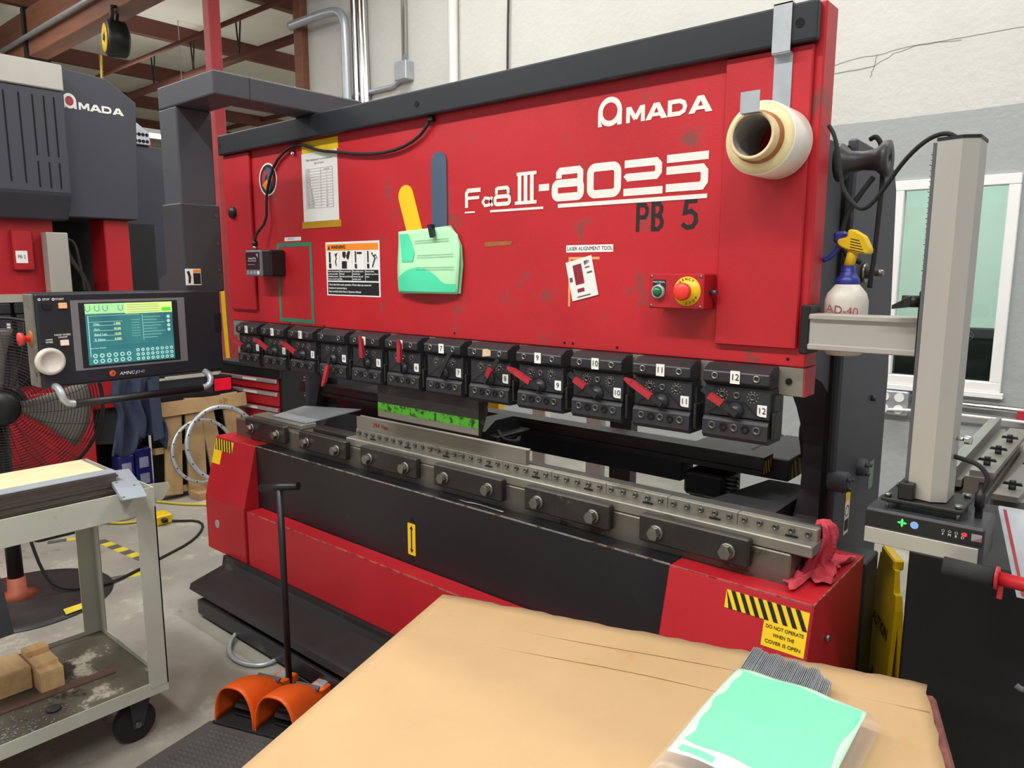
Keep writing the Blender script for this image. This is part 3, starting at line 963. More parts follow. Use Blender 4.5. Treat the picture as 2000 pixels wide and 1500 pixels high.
# ---- stickers and tape on the ram
f = Flat((-.97, 0, 1.849), X_, Z_, .0007); f.disk(0, 0, .066, 32); st = f.mk('round_sticker', M_ink, PB)
Flat((-.97, 0, 1.849), X_, Z_, .0012).ring(0, 0, .060, .066).mk('sticker_rim', M_white, st)
Flat((-.97, 0, 1.849), X_, Z_, .0012).poly([(-.045, -.02), (-.015, -.045), (.03, -.01), (.04, .03), (.01, .01), (-.02, -.005)]).mk('sticker_emblem', M_orange, st)
Flat((-.97, 0, 1.849), X_, Z_, .0013).poly([(-.01, .05), (.015, .045), (.03, -.03), (.01, -.05), (-.005, 0)]).mk('sticker_emblem', M_slate, st)
Flat((-.97, 0, 1.849), X_, Z_, .0011).ring(0, .0, .022, .045).mk('sticker_emblem', M_lever, st)
# warning sign
wx, wz = -.592, 1.384
f = Flat((wx, 0, wz), X_, Z_, .001); f.rect(0, 0, .321, .202); ws_ = f.mk('warning_sign', M_paper, PB)
Flat((wx, 0, wz), X_, Z_, .0016).rect(.008, .170, .313, .194).mk('sign_header', M_orange, ws_)
f = Flat((wx, 0, wz), X_, Z_, .0016)
f.rect(.008, .005, .313, .052); 
for k in range(4):
    f.rect(.009 + .0765 * k, .058, .0825 + .0765 * k, .098)
    f.rect(.0845 + .0765 * k, .10, .0852 + .0765 * k, .168) if k < 3 else None
# pictograms
f.rect(.020, .125, .031, .165); f.rect(.019, .104, .034, .122)
f.ribbon([(.060, .155), (.066, .140), (.060, .128), (.066, .112)], .005); f.ribbon([(.056, .160), (.064, .148), (.074, .162)], .003); f.disk(.066, .156, .0035, 10)
f.poly([(.105, .165), (.125, .165), (.125, .148), (.115, .140), (.105, .148)]); f.rect(.100, .103, .130, .130); f.poly([(.128, .150), (.140, .168), (.152, .165), (.140, .135), (.130, .140)])
f.rect(.180, .125, .187, .166); f.rect(.178, .104, .190, .120); f.rect(.192, .156, .220, .163)
f.rect(.252, .125, .259, .166); f.rect(.250, .104, .262, .120); f.ribbon([(.284, .150), (.296, .140), (.288, .126), (.280, .108)], .005); f.disk(.280, .156, .004, 10); f.ribbon([(.284, .148), (.300, .152), (.308, .138)], .003)
f.poly([(.016, .175), (.030, .175), (.023, .190)])
f.mk('sign_print', M_ink, ws_)
text('WARNING', .018, (wx + .036, -.0016, wz + .182), X_, Z_, M_ink, ws_, .03)
for k, tt in enumerate((('Never give pressure', 'to tools exceeding', 'allowable pressure', 'shown on each tool.'), ('Never put any part', 'of body', 'between punches and', 'dies.'),
                        ('Be cautious not to', 'pinch fingers', 'between dies and', 'worked work.'), ('Guard against', 'springing up of large', 'work.'))):
    for q, ln in enumerate(tt):
        text(ln, .0085, (wx + .012 + .0765 * k, -.0022, wz + .092 - .0095 * q), X_, Z_, M_white, ws_, .02)
for q, ln in enumerate(('Check data before each operation. Wrong data may cause tool', 'breakage or personal injury.', 'Read carefully Safety Rules in Operators Manual.')):
    text(ln, .010, (wx + .015, -.0022, wz + .042 - .013 * q), X_, Z_, M_white, ws_, .02)
# label strips, tapes
f = Flat((0, 0, 0), X_, Z_, .001); f.rect(.553, 1.531, .711, 1.551); ls = f.mk('label_strip', M_white, PB)
text('LASER ALIGNMENT TOOL', .015, (.556, -.001, 1.541), X_, Z_, M_ink, ls, 0, width=.152)
f = Flat((0, 0, 0), X_, Z_, .001); f.rect(-.869, 1.597, -.752, 1.612); ls = f.mk('label_strip', M_white, PB)
text('LIFTERS ETC', .008, (-.845, -.001, 1.6045), X_, Z_, M_inkg, ls)
f = Flat((0, 0, 0), X_, Z_, .0008)
f.rect(-.930, 1.268, -.912, 1.590); f.rect(-.700, 1.268, -.683, 1.590); f.rect(-.912, 1.574, -.700, 1.590); f.rect(-.912, 1.268, -.700, 1.284)
f.mk('tape_outline', M_greentape, PB, 'green tape rectangle outline')
Flat((0, 0, 0), X_, Z_, .0008).poly([(.238, 1.553), (.345, 1.557), (.352, 1.568), (.238, 1.568)]).mk('tape_scrap', M_ambertape, PB)
Flat((0, 0, 0), X_, Z_, .0008).rect(.562, 1.378, .569, 1.518).rect(.569, 1.511, .667, 1.518).mk('tape_corner', M_orangetape, PB)
# hazard stickers on end covers and apron
def hazard(fr, x0, x1, z0, z1, n_, par, slant=.02):
    st = Flat(*fr).rect(x0, z0, x1, z1).mk('hazard_tape', M_yellow, par)
    g = Flat(fr[0], fr[1], fr[2], fr[3] + .0006)
    st_w = (x1 - x0) / n_
    for k in range(n_):
        a = x0 + k * st_w
        p_ = [(a + st_w * .5, z0), (min(a + st_w, x1), z0), (max(x0, min(x1, a + st_w - slant)), z1), (max(x0, a + st_w * .5 - slant), z1)]
        g.poly(p_)
    g.mk('hazard_stripes', M_ink, st)
sl = Vector((0, -.07, -.271)).normalized()
fr = ((0, -.08, .726), X_, -sl, .001)
hazard(fr, 1.115, 1.315, -.062, -.018, 9, PB, .022)
st = Flat(*fr).rect(1.215, -.122, 1.315, -.062).mk('yellow_notice', M_yellow, PB)
for q, ln in enumerate(('DO NOT OPERATE', 'WHEN THE', 'COVER IS OPEN')):
    o_ = Vector((1.265, -.08, .726)) + sl * (.074 + .017 * q) + Vector((0, -.0016, 0))
    text(ln, .0115, o_, X_, -sl, M_ink, st, .01, 'CENTER', width=(.088, .05, .082)[q])
hazard(fr, -1.372, -1.215, -.062, -.012, 7, PB, .022)
Flat(*fr).rect(-1.372, -.125, -1.300, -.062).mk('yellow_notice', M_yellow, PB)
f = Flat((-.047, -.075, .548), X_, Z_, .001); f.poly(rrect(-.020, -.058, .020, .058, .004)); st = f.mk('arrow_sticker', M_yellow, PB)
g = Flat((-.047, -.075, .548), X_, Z_, .0016); g.rect(-.003, -.038, .003, .038); g.poly([(-.009, .036), (.009, .036), (0, .050)]); g.poly([(-.009, -.036), (0, -.050), (.009, -.036)])
g.mk('arrow', M_ink, st)
for z in (.475, .62):
    B().cyl((-.045, -.075, z), (-.045, -.077, z), .009, 14).mk('socket_screw', M_hole, PB)

# emergency stop box
EB = B().box(.862, 1.012, -.066, 0, 1.386, 1.473, .003).mk('stop_box', M_red2, PB, 'red switch box with emergency stop')
for x in (.870, 1.004):
    for z in (1.393, 1.466):
        B().lathe([(.004, 0), (.004, .001), (0, .0018)], (x, -.066, z), (0, -1, 0), 10).mk('screw', M_bolt, EB)
B().lathe([(.036, 0), (.036, .002), (0, .002)], (.969, -.066, 1.430), (0, -1, 0), 28).mk('yellow_ring', M_yellow2, EB)
B().lathe([(.012, 0), (.012, .014), (.021, .018), (.022, .028), (.018, .033), (0, .034)], (.969, -.068, 1.430), (0, -1, 0), 24).mk('stop_button', mat('stop_button_red', '#f03a30', .4, v=.03), EB)
Flat((.892, -.066, 1.428), X_, Z_, .0006).poly([(-.018, 0), (-.012, -.012), (.012, -.012), (.018, 0), (.018, .030), (-.018, .030)]).mk('lamp_plate', M_ink, EB)
B().lathe([(.017, 0), (.017, .009), (.013, .010), (.013, .006)], (.892, -.067, 1.428), (0, -1, 0), 20).mk('lamp_bezel', M_galv, EB)
B().lathe([(.013, .006), (.012, .012), (.007, .016), (0, .017)], (.892, -.067, 1.428), (0, -1, 0), 18).mk('lamp_lens', mat('green_lens', '#0f6a40', .15, v=0, coat=.5), EB)
text('MAN PEDAL', .0062, (.892, -.0675, 1.452), X_, Z_, M_white, EB, 0, 'CENTER')
text('ON', .0062, (.892, -.0675, 1.4455), X_, Z_, M_white, EB, 0, 'CENTER')
def arc_text(word, c, r_, a0, a1, size, par, inv=False):
    for k, ch in enumerate(word):
        a = R(a0 + (a1 - a0) * k / (len(word) - 1))
        o_ = Vector((c[0] + r_ * math.cos(a), c[1], c[2] + r_ * math.sin(a)))
        rr = Vector((math.sin(a), 0, -math.cos(a))); uu = Vector((math.cos(a), 0, math.sin(a)))
        if inv:
            rr, uu = -rr, -uu
        text(ch, size, o_, rr, uu, M_ink, par, .02, 'CENTER')
arc_text('EMERGENCY', (.969, -.0682, 1.430), .030, 200, 60, .009, EB)
arc_text('STOP', (.969, -.0682, 1.430), .030, 270, 330, .009, EB, True)
B().cyl((1.012, -.03, 1.428), (1.03, -.03, 1.428), .006, 10).mk('cable_gland', M_boltd, EB)

# ---- back gauge behind the dies
BG = B()
BG.box(-1.447, .993, .42, .50, .880, .906); BG.box(-1.447, .993, .425, .50, .906, .918); BG.box(-1.447, .993, .412, .50, .862, .878)
bg = BG.mk('back_gauge_beam', M_steeld, PB)
B().box(-1.15, .715, .43, .52, .792, .862).mk('back_gauge_channel', M_black, PB)
for (x0, x1_) in ((.70, .90), (.90, 1.045), (-1.10, -.80), (-.80, -.52)):
    B().box(x0 + .003, x1_, .50, .85, .835, .905, .004).mk('carriage_cover', M_gray2, PB)
hazard(((1.045, .50, .835), (0, 1, 0), Z_, .001), 0.02, .20, .005, .062, 5, PB, .02)
hazard(((.993, .425, .866), (0, 1, 0), Z_, .001), 0.0, .06, .0, .04, 3, PB, .012)
for x in (.80, -.62):
    g = B(); g.box(x - .07, x + .07, .42, .56, .755, .835, .01); g.cyl((x - .03, .47, .755), (x - .03, .47, .735), .035, 16)
    gb = g.mk('gearbox', M_black, PB)
    for k in range(7):
        B().lathe([(.016, -.004), (.026, 0), (.016, .004)], (x + .085, .45, .745 + .014 * k), Z_, 14).mk('bellows_fold', M_boltd, gb)
FG = B()
FG.box(-.06, .09, .22, .42, .868, .884, .003); FG.prism('x', [(.20, .90), (.26, .935), (.36, .935), (.40, .90), (.40, .884), (.20, .884)], -.02, .05)
fg = FG.mk('gauge_finger', M_blackp, PB)
B().tube([(.06, .26, .895), (.10, .24, .870), (.12, .30, .855), (.08, .36, .860)], .008, 8, sub=2).mk('finger_cable', M_rubber, fg)
o = B().tube([(.46, .55, 1.25), (.44, .60, 1.10), (.38, .62, .98), (.33, .60, .92)], .018, 10, sub=2).mk('corrugated_hose', M_rubber, PB)
B().tube([(1.06, .62, .90), (1.05, .60, 1.0), (1.09, .62, 1.06), (1.12, .62, 1.08)], .022, 10, sub=2).mk('corrugated_hose', M_rubber, PB)
# plates lying on the left end of the bed
o = B().box(-1.24, -.86, .03, .11, .806, .826, .002).mk('spare_bar', M_steel)
tag(o, 'loose steel bar lying on the left end of the press bed', 'bar')
o = B().hexa([(-1.12, .06, .828), (-.86, .06, .828), (-.92, .40, .832), (-1.2, .28, .832), (-1.12, .06, .832), (-.86, .06, .832), (-.92, .40, .836), (-1.2, .28, .836)]).mk('thin_plate', M_galv)
tag(o, 'thin grey sheet metal plate lying at the left end of the bed', 'plate')
o = B().box(-.80, -.50, .05, .11, .806, .822, .002).mk('spare_bar', M_steeld)
tag(o, 'short dark steel bar on the bed beside the die rail', 'bar')
o = B().tube([(.16, -.05, .729), (.21, -.055, .730), (.23, -.045, .730), (.36, -.052, .730)], .003, 6, sub=1).mk('scribing_hook', M_bolt)
tag(o, 'thin bent wire hook lying on the ledge below the bed', 'hook')
# white and yellow guard posts behind the press
for i, (x, y) in enumerate(((-.90, 1.3), (-.57, 1.3), (-.22, 1.3))):
    o = B().box(x - .045, x + .045, y, y + .05, 0, 1.0, .004).mk('guard_post', M_yellow if i == 0 else M_white)
    tag(o, ['yellow', 'white middle', 'white right hand'][i] + ' guard post standing behind the press, seen under the ram', 'post', 'guard posts behind the press')
o = B().box(-.12, .0, 1.3, 1.36, 0, .98).mk('control_pillar', M_gray2)
tag(o, 'dark pillar behind the press between the rear posts and the hose', 'pillar')

# ================================================================ CONTROL PENDANT
CP = thing('control_pendant', 'black control panel with touch screen hanging from a charcoal overhead arm', 'control panel', (-.93, -.35, 1.1))
b = B()
b.box(-1.0, -.595, -.42, -.285, 2.058, 2.138, .006, 2)
b.box(-.727, -.595, -.286, .20, 2.058, 2.138, .006, 2)
b.mk('overhead_arm', M_gray, CP)
b = B(); b.box(-1.0, -.868, -.42, -.285, 1.70, 2.0585, .006, 2); b.mk('column', M_gray, CP)
b = B(); b.box(-1.008, -.860, -.428, -.277, 1.40, 1.722, .006, 2); sl_ = b.mk('column_sleeve', M_gray2, CP)
for z in (1.48, 1.58, 1.68):
    B().cyl((-.860, -.295, z), (-.857, -.295, z), .006, 10).mk('screw', M_boltd, sl_)
B().prism('y', [(-1.008, 1.40), (-1.008, 1.47), (-1.09, 1.445), (-1.09, 1.40)], -.42, -.30).mk('gusset', M_gray2, CP)
f = Flat((-.860, -.428, 1.425), Y_, Z_, .0008); f.rect(.0, 0, .06, .06); st = f.mk('warning_sticker', M_paper, CP)
Flat((-.860, -.428, 1.425), Y_, Z_, .0014).rect(.030, .046, .058, .057).mk('sticker_header', M_orange, st)
Flat((-.860, -.428, 1.425), Y_, Z_, .0014).rect(.030, .004, .058, .044).poly([(.006, .05), (.016, .052), (.022, .03), (.018, .006), (.010, .008), (.012, .03)]).mk('sticker_print', M_ink, st)
# panel
PX_ = -.84
panel = B().box(-.925, PX_, -.928, -.308, 1.102, 1.408, .008, 2).mk('panel', mat('chipped_black_panel', '#22242b', .38, v=.12, sc=6, w='#7d7d80', ws=30, wt=.735), CP)
B().box(-.926, -.846, -.934, -.926, 1.106, 1.404, .002).mk('panel_edge', mat('worn_side_plate', '#6b675e', .5, v=.2, sc=20, w='#2a2a2a', ws=12, wt=.58), panel)
f = Flat((PX_, 0, 0), Y_, Z_, .001)
f.rect(-.826, 1.150, -.448, 1.382); f.mk('screen_bezel', mat('grey_bezel', '#77757a', .5, v=.03), panel)
Flat((PX_, 0, 0), Y_, Z_, .002).rect(-.803, 1.157, -.475, 1.373).mk('screen_border', M_ink, panel)
sy0, sy1, sz0, sz1 = -.785, -.496, 1.164, 1.369
def scr_mat():
    mt = bpy.data.materials.new('lit_teal_screen'); mt.use_nodes = True
    nt = mt.node_tree; p = nt.nodes['Principled BSDF']
    tc = nt.nodes.new('ShaderNodeTexCoord'); n_ = nt.nodes.new('ShaderNodeTexNoise'); n_.inputs['Scale'].default_value = 5
    nt.links.new(tc.outputs['Object'], n_.inputs['Vector'])
    cr = nt.nodes.new('ShaderNodeValToRGB')
    cr.color_ramp.elements[0].position = .35; cr.color_ramp.elements[0].color = (*lin('#2a7f92'), 1)
    cr.color_ramp.elements[1].position = .65; cr.color_ramp.elements[1].color = (*lin('#4fb3b0'), 1)
    nt.links.new(n_.outputs['Fac'], cr.inputs[0])
    nt.links.new(cr.outputs[0], p.inputs['Emission Color']); p.inputs['Emission Strength'].default_value = .75
    p.inputs['Base Color'].default_value = (.02, .05, .05, 1); p.inputs['Roughness'].default_value = .25
    return mt
screen = Flat((PX_, 0, 0), Y_, Z_, .003).rect(sy0, sz0, sy1, sz1).mk('screen', scr_mat(), panel)
def em(n_, h, s_=.8):
    return mat(n_, h, .5, v=0, emit=s_)
E_g, E_y, E_g2, E_w, E_d = em('screen_green', '#9fdc9a'), em('screen_lime', '#cfe88a'), em('screen_bright_green', '#4fd23c'), em('screen_white', '#a9d6d0'), em('screen_dark', '#236f80', .5)
W_, H_ = sy1 - sy0, sz1 - sz0
def S(e):
    return Flat((PX_, sy0, sz0), Y_, Z_, e)
S(.0036).rect(0, .835 * H_, .44 * W_, H_).mk('screen_graphic', E_g, panel)
S(.0036).rect(.44 * W_, .82 * H_, W_, H_).mk('screen_graphic', E_y, panel)
S(.0042).rect(.87 * W_, .845 * H_, .985 * W_, .905 * H_).mk('screen_graphic', E_g2, panel)
f = S(.0042)
for k, x in enumerate((.0, .10, .19, .36)):
    f.ribbon([((x + .005) * W_, .97 * H_), ((x + .005) * W_, .90 * H_), ((x + .03) * W_, .875 * H_), ((x + .055) * W_, .90 * H_), ((x + .055) * W_, .97 * H_)], .0016)
for k in range(4):
    f.rect(.46 * W_, (.845 + .04 * k) * H_, .84 * W_, (.850 + .04 * k) * H_)
f.rect(0, .25 * H_, .82 * W_, .26 * H_); f.rect(0, .29 * H_, .82 * W_, .30 * H_)
f.mk('screen_graphic', E_d, panel)
f = S(.0043)
for k in range(4):
    f.rect(.07 * W_, (.385 + .085 * k) * H_, .38 * W_, (.391 + .085 * k) * H_)
for k in range(7):
    f.rect(.50 * W_, (.44 + .045 * k) * H_, .60 * W_, (.444 + .045 * k) * H_)
for k in range(8):
    f.rect(.64 * W_, (.40 + .05 * k) * H_, (.80 + .05 * (k % 3)) * W_, (.405 + .05 * k) * H_)
f.rect(.63 * W_, .36 * H_, .634 * W_, .80 * H_); f.rect(.02 * W_, .80 * H_, .60 * W_, .805 * H_); f.rect(.02 * W_, .70 * H_, .40 * W_, .705 * H_); f.rect(.02 * W_, .14 * H_, .028 * W_, .80 * H_)
for q in range(2):
    for k in range(6):
        f.ring((.07 + .075 * k) * W_, (.06 + .09 * q) * H_, .004, .0075, 12)
for q in range(3):
    for k in range(8):
        f.ring((.55 + .058 * k) * W_, (.05 + .075 * q) * H_, .0025, .0058, 10)
for k in range(4):
    f.disk(.94 * W_, (.52 + .075 * k) * H_, .006, 10)
f.mk('screen_graphic', E_w, panel)
for k, (a_, v_) in enumerate((('Dist.', '1.000'), ('Ang.', '90.00'), ('Bend Len.', '10.00'), ('R Allow', '0.050'))):
    z = sz0 + (.665 - .085 * k) * H_
    text(a_, .0105, (PX_, sy0 + .08 * W_, z), Y_, Z_, E_w, panel, .02, eps=.0044)
    text(v_, .0100, (PX_, sy0 + .30 * W_, z), Y_, Z_, E_y, panel, .02, eps=.0044)
text('Bend Item Display', .007, (PX_, sy0 + .02 * W_, sz0 + .275 * H_), Y_, Z_, E_w, panel, .01, eps=.0046)
# knobs and buttons
kn = B().lathe([(.0, .0), (.044, .0), (.044, .010), (.040, .018), (.030, .019), (.0295, .017), (0, .017)], (PX_, -.900, 1.189), X_, 36).mk('hand_wheel', mat('light_grey_wheel', '#c9c3ba', .4, v=.03), panel)
for (y, z, m_, nm) in ((-.894, 1.365, M_blackp, 'stop_key'), (-.849, 1.366, mat('amber_key', '#f0b48c', .4, v=0, emit=.25), 'start_key'), (-.853, 1.246, mat('white_key', '#f2d8cc', .4, v=0, emit=.2), 'hand_wheel_key')):
    B().box(PX_, PX_ + .008, y - .012, y + .012, z - .009, z + .009, .001).mk(nm, m_, panel)
text('STOP', .0085, (PX_, -.905, 1.387), Y_, Z_, M_white, panel, .02, eps=.0012)
text('START', .0085, (PX_, -.868, 1.387), Y_, Z_, M_white, panel, .02, eps=.0012)
Flat((PX_, 0, 0), Y_, Z_, .0012).ring(-.914, 1.387, .002, .0045, 12).ring(-.874, 1.387, .002, .0045, 12).mk('key_symbol', M_white, panel)
text('HAND WHEEL', .0075, (PX_, -.856, 1.272), Y_, Z_, M_white, panel, .02, 'CENTER', eps=.0012)
text('ON/OFF', .0075, (PX_, -.856, 1.264), Y_, Z_, M_white, panel, .02, 'CENTER', eps=.0012)
text('HAND', .007, (PX_, -.896, 1.258), Y_, Z_, M_white, panel, .02, 'CENTER', eps=.0012)
text('WHEEL', .007, (PX_, -.896, 1.250), Y_, Z_, M_white, panel, .02, 'CENTER', eps=.0012)
Flat((PX_, 0, 0), Y_, Z_, .0012).disk(-.713, 1.131, .0115, 20).mk('badge', M_orange, panel)
Flat((PX_, 0, 0), Y_, Z_, .0018).ring(-.713, 1.131, .0085, .0115, 20).poly([(-.719, 1.128), (-.711, 1.124), (-.706, 1.131), (-.712, 1.138)]).mk('badge_print', M_lever, panel)
text('AMNC', .016, (PX_, -.690, 1.127), Y_, (0, .25, 1), M_white, panel, .0, eps=.0012, width=.05)
text('pc', .018, (PX_, -.637, 1.129), Y_, (0, .35, 1), M_lilac, panel, .0, eps=.0012, width=.03)
B().box(PX_, PX_ + .004, -.335, -.310, 1.25, 1.32, .002).mk('side_hatch', M_hole, panel)
# handle, lamp, stop
b = B(); b.tube([(-.85, -.891, 1.108), (-.80, -.891, 1.10), (-.80, -.880, 1.055), (-.80, -.845, 1.048)], .0115, 12, sub=1); b.tube([(-.85, -.384, 1.105), (-.80, -.384, 1.09), (-.80, -.390, 1.056), (-.80, -.425, 1.048)], .0115, 12, sub=1)
hd = b.mk('handle_bracket', M_galv, CP)
B().cyl((-.80, -.85, 1.048), (-.80, -.42, 1.048), .0135, 18).mk('handle_bar', M_blackp, CP)
B().box(-.90, -.836, -.362, -.280, 1.018, 1.078, .003).mk('lamp_box', M_blackp, CP)
B().box(-.836, -.832, -.355, -.287, 1.024, 1.071, .002).mk('lamp_lens', mat('glowing_red_lens', '#e01030', .3, v=.3, sc=60, emit=.55), CP)
B().lathe([(.010, 0), (.010, .018), (.020, .022), (.021, .034), (0, .036)], (-.885, -.934, 1.262), (0, -1, 0), 22).mk('stop_button', mat('worn_red_button', '#d03a34', .4, v=.05), CP)
B().lathe([(.026, 0), (.026, .002), (0, .002)], (-.885, -.934, 1.262), (0, -1, 0), 22).mk('stop_ring', M_ambertape, CP)

# ================================================================ THINGS ON THE RAM
def sheet_front(x0, x1, z0, z1, y, th):
    return B().box(x0, x1, y - th, y, z0, z1)
t_ = thing('inspection_chart', 'white printed sampling chart in a yellow sleeve taped to the ram', 'chart', (-.61, -.002, 1.64))
sheet_front(-.726, -.500, 1.668, 1.925, -.0005, .0015).mk('paper', M_paper, t_)
sheet_front(-.722, -.492, 1.925, 1.968, -.0005, .0016).mk('top_strip', M_yellow2, t_)
sheet_front(-.738, -.488, 1.642, 1.668, -.0005, .0016).mk('bottom_tape', M_ylwtape, t_)
text('Table: Sampling for normal inspection', .0105, (-.613, -.002, 1.898), X_, Z_, M_ink, t_, .0, 'CENTER', width=.17)
text('AQL 2.5 level I', .0105, (-.613, -.002, 1.884), X_, Z_, M_ink, t_, .0, 'CENTER')
f = Flat((0, -.002, 0), X_, Z_, .0006)
for k in range(15):
    f.rect(-.700, 1.864 - .0105 * k, -.530, 1.8648 - .0105 * k)
for x in (-.700, -.605, -.530):
    f.rect(x, 1.716, x + .0012, 1.864)
f.mk('table_lines', M_inkg, t_)
rows = ['Lot Size', '2 to 8', '9 to 15', '16 to 25', '26 to 50', '51 to 90', '91 to 150', '151 to 280', '281 to 500', '501 to 1200', '1201 to 3200', '3201 to 10000', '10001 to 35000', '35001 and over']
vals = ['Sample Size', '2', '2', '3', '5', '5', '8', '13', '20', '32', '50', '80', '125', '200']
for k in range(14):
    text(rows[k], .0075, (-.695, -.002, 1.859 - .0105 * k), X_, Z_, M_ink, t_)
    text(vals[k], .0075, (-.567, -.002, 1.859 - .0105 * k), X_, Z_, M_ink, t_, 0, 'CENTER')
B().tube([(-.776, -.006, 1.945), (-.780, -.008, 1.93), (-.770, -.008, 1.925), (-.768, -.006, 1.94)], .004, 6).mk('hanging_clip', M_chrome, t_)

def paddle(name, lab, pts_c, length, wid, ang, m_, y):
    r_ = wid / 2
    P_ = [(-r_, 0), (r_, 0)] + [(r_ * math.cos(R(a)), length - r_ + r_ * math.sin(R(a))) for a in range(0, 181, 15)]
    ca, sa = math.cos(R(ang)), math.sin(R(ang))
    P2 = [(pts_c[0] + u * ca - v * sa, pts_c[1] + u * sa + v * ca) for u, v in P_]
    o_ = B().prism('y', P2, y - .003, y).mk(name, m_)
    return tag(o_, lab, 'paddle')
paddle('marker_paddle', 'yellow round ended strip tucked behind the mint paper packet', (-.072, 1.58), .195, .074, 19, M_yellow, -.001)
paddle('marker_paddle', 'slate blue round ended strip standing up behind the mint paper packet', (.039, 1.56), .301, .071, 0, M_slate, -.001)
t_ = thing('job_packet', 'pale mint paper packet hanging on the ram below two coloured strips', 'packet', (-.01, -.01, 1.40))
out = [(-.150, 1.404), (.130, 1.410), (.142, 1.50), (.138, 1.56), (.122, 1.59), (.088, 1.628), (.0, 1.622), (-.140, 1.614), (-.158, 1.607), (-.155, 1.50), (-.162, 1.44)]
def pk(pts, y0, y1, warp=True):
    return B().prism('y', pts, y0, y1)
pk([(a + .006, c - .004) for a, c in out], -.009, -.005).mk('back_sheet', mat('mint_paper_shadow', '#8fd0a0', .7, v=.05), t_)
B().grid(lambda u, v: (-.158 + u * (.286 + .014 * v * (1 - v) * 4), -.014 - .018 * math.sin(u * 3.1) * (1 - v) - .004 * math.sin(v * 5), 1.404 + v * (.208 + .012 * u) - (.03 * max(0, u - .85) / .15 if v > .8 else 0)), 16, 14, True, .0012).mk('front_sheet', M_green1, t_)
def pks(u, v, e=.0022):
    return (-.158 + u * (.286 + .014 * v * (1 - v) * 4), -.014 - .018 * math.sin(u * 3.1) * (1 - v) - .004 * math.sin(v * 5) - e, 1.404 + v * (.208 + .012 * u))
def patch(name, fn, m_):
    return B().grid(lambda a, c: pks(*fn(a, c)), 14, 8, True).mk(name, m_, t_)
patch('mint_patch', lambda a, c: (.02 + .96 * a, .03 + c * (.12 + .25 * math.sin(math.pi * min(1, a * 1.15 + .08)) ** .7)), M_green2)
patch('mint_patch', lambda a, c: (.03 + .24 * c * (1 - .55 * abs(a - .3)) + .06 * (1 - a), .50 + .45 * a), M_green2)
for k, (u0, u1, v0) in enumerate(((.30, .85, .78), (.36, .92, .55), (.36, .94, .36))):
    q = B()
    q.grid(lambda a, c: pks(u0 + (u1 - u0) * a, v0 + .006 * c, .0026), 10, 1); q.grid(lambda a, c: pks(u0 + (u1 - u0) * a, v0 + .035 + .006 * c, .0026), 10, 1)
    q.mk('ruled_line', M_inkg, t_)
o = B().hexa([(.004, -.026, 1.628), (.020, -.026, 1.630), (.040, -.032, 1.592), (.022, -.032, 1.586), (.004, -.010, 1.628), (.020, -.010, 1.630), (.036, -.018, 1.592), (.022, -.018, 1.586)]).mk('binder_clip', M_blackp)
tag(o, 'small black clip gripping the top of the mint paper packet', 'clip')
t_ = thing('alignment_card', 'tilted white alignment card with red windows under the laser label', 'card', (.61, -.002, 1.39))
ca, sa = math.cos(R(13.5)), math.sin(R(13.5))
def cp(u, v):
    return (.579 + u * ca - v * sa, 1.393 + u * sa + v * ca)
B().prism('y', [cp(0, 0), cp(.090, 0), cp(.090, .112), cp(0, .112)], -.003, -.0012).mk('card', M_paper, t_)
M_cr = mat('card_red', '#8c1c2a', .6, v=.05)
f = Flat((0, -.003, 0), X_, Z_, .0006); f.poly([cp(.022, .042), cp(.052, .042), cp(.052, .098), cp(.022, .098)]); f.poly([cp(.024, .020), cp(.048, .020), cp(.048, .030), cp(.024, .030)]); f.mk('red_window', M_cr, t_)
f = Flat((0, -.003, 0), X_, Z_, .0007); f.poly([cp(.062, .090), cp(.062, .102), cp(.078, .102)]); f.poly([cp(.064, .089), cp(.080, .101), cp(.080, .098)]); f.poly([cp(.036, .042), cp(.037, .042), cp(.037, .098), cp(.036, .098)])
f.poly([cp(.020, .006), cp(.066, .006), cp(.066, .009), cp(.020, .009)]); f.poly([cp(.062, .082), cp(.078, .082), cp(.078, .085), cp(.062, .085)]); f.poly([cp(.066, .066), cp(.084, .066), cp(.084, .070), cp(.066, .070)]); f.poly([cp(.004, .054), cp(.014, .054), cp(.014, .066), cp(.004, .066)])
f.mk('card_print', M_inkg, t_)
# display module with cable
t_ = thing('display_module', 'small dark grey display box with cable on the left of the ram', 'display', (-.96, -.03, 1.455))
B().box(-1.052, -.930, -.075, -.013, 1.455, 1.562, .006, 2).mk('housing', mat('grey_module', '#6d7075', .45, v=.03), t_)
B().box(-.930, -.868, -.070, -.002, 1.455, 1.562, .006, 2).mk('side_cover', M_blackp, t_)
Flat((0, -.075, 0), X_, Z_, .0008).rect(-1.045, 1.483, -.942, 1.553).mk('screen', mat('dark_display', '#23262e', .2, v=.1), t_)
Flat((0, -.075, 0), X_, Z_, .0014).poly([(-.968, 1.545), (-.950, 1.548), (-.950, 1.530)]).rect(-1.030, 1.516, -.965, 1.520).rect(-1.030, 1.502, -.975, 1.504).mk('screen_print', M_galv, t_)
text('Sentinel Plus', .012, (-.995, -.0755, 1.528), X_, Z_, M_white, t_, 0, 'CENTER', eps=.0012)
for k in range(4):
    Flat((0, -.075, 0), X_, Z_, .0008).rect(-1.042 + .026 * k, 1.463, -1.024 + .026 * k, 1.477).mk('key', M_galv if k < 3 else M_white, t_)
B().cyl((-1.020, -.045, 1.562), (-1.020, -.045, 1.580), .010, 14).mk('connector', M_bolt, t_)
B().cyl((-1.020, -.045, 1.580), (-1.020, -.045, 1.600), .011, 14).mk('strain_relief', M_blackp, t_)
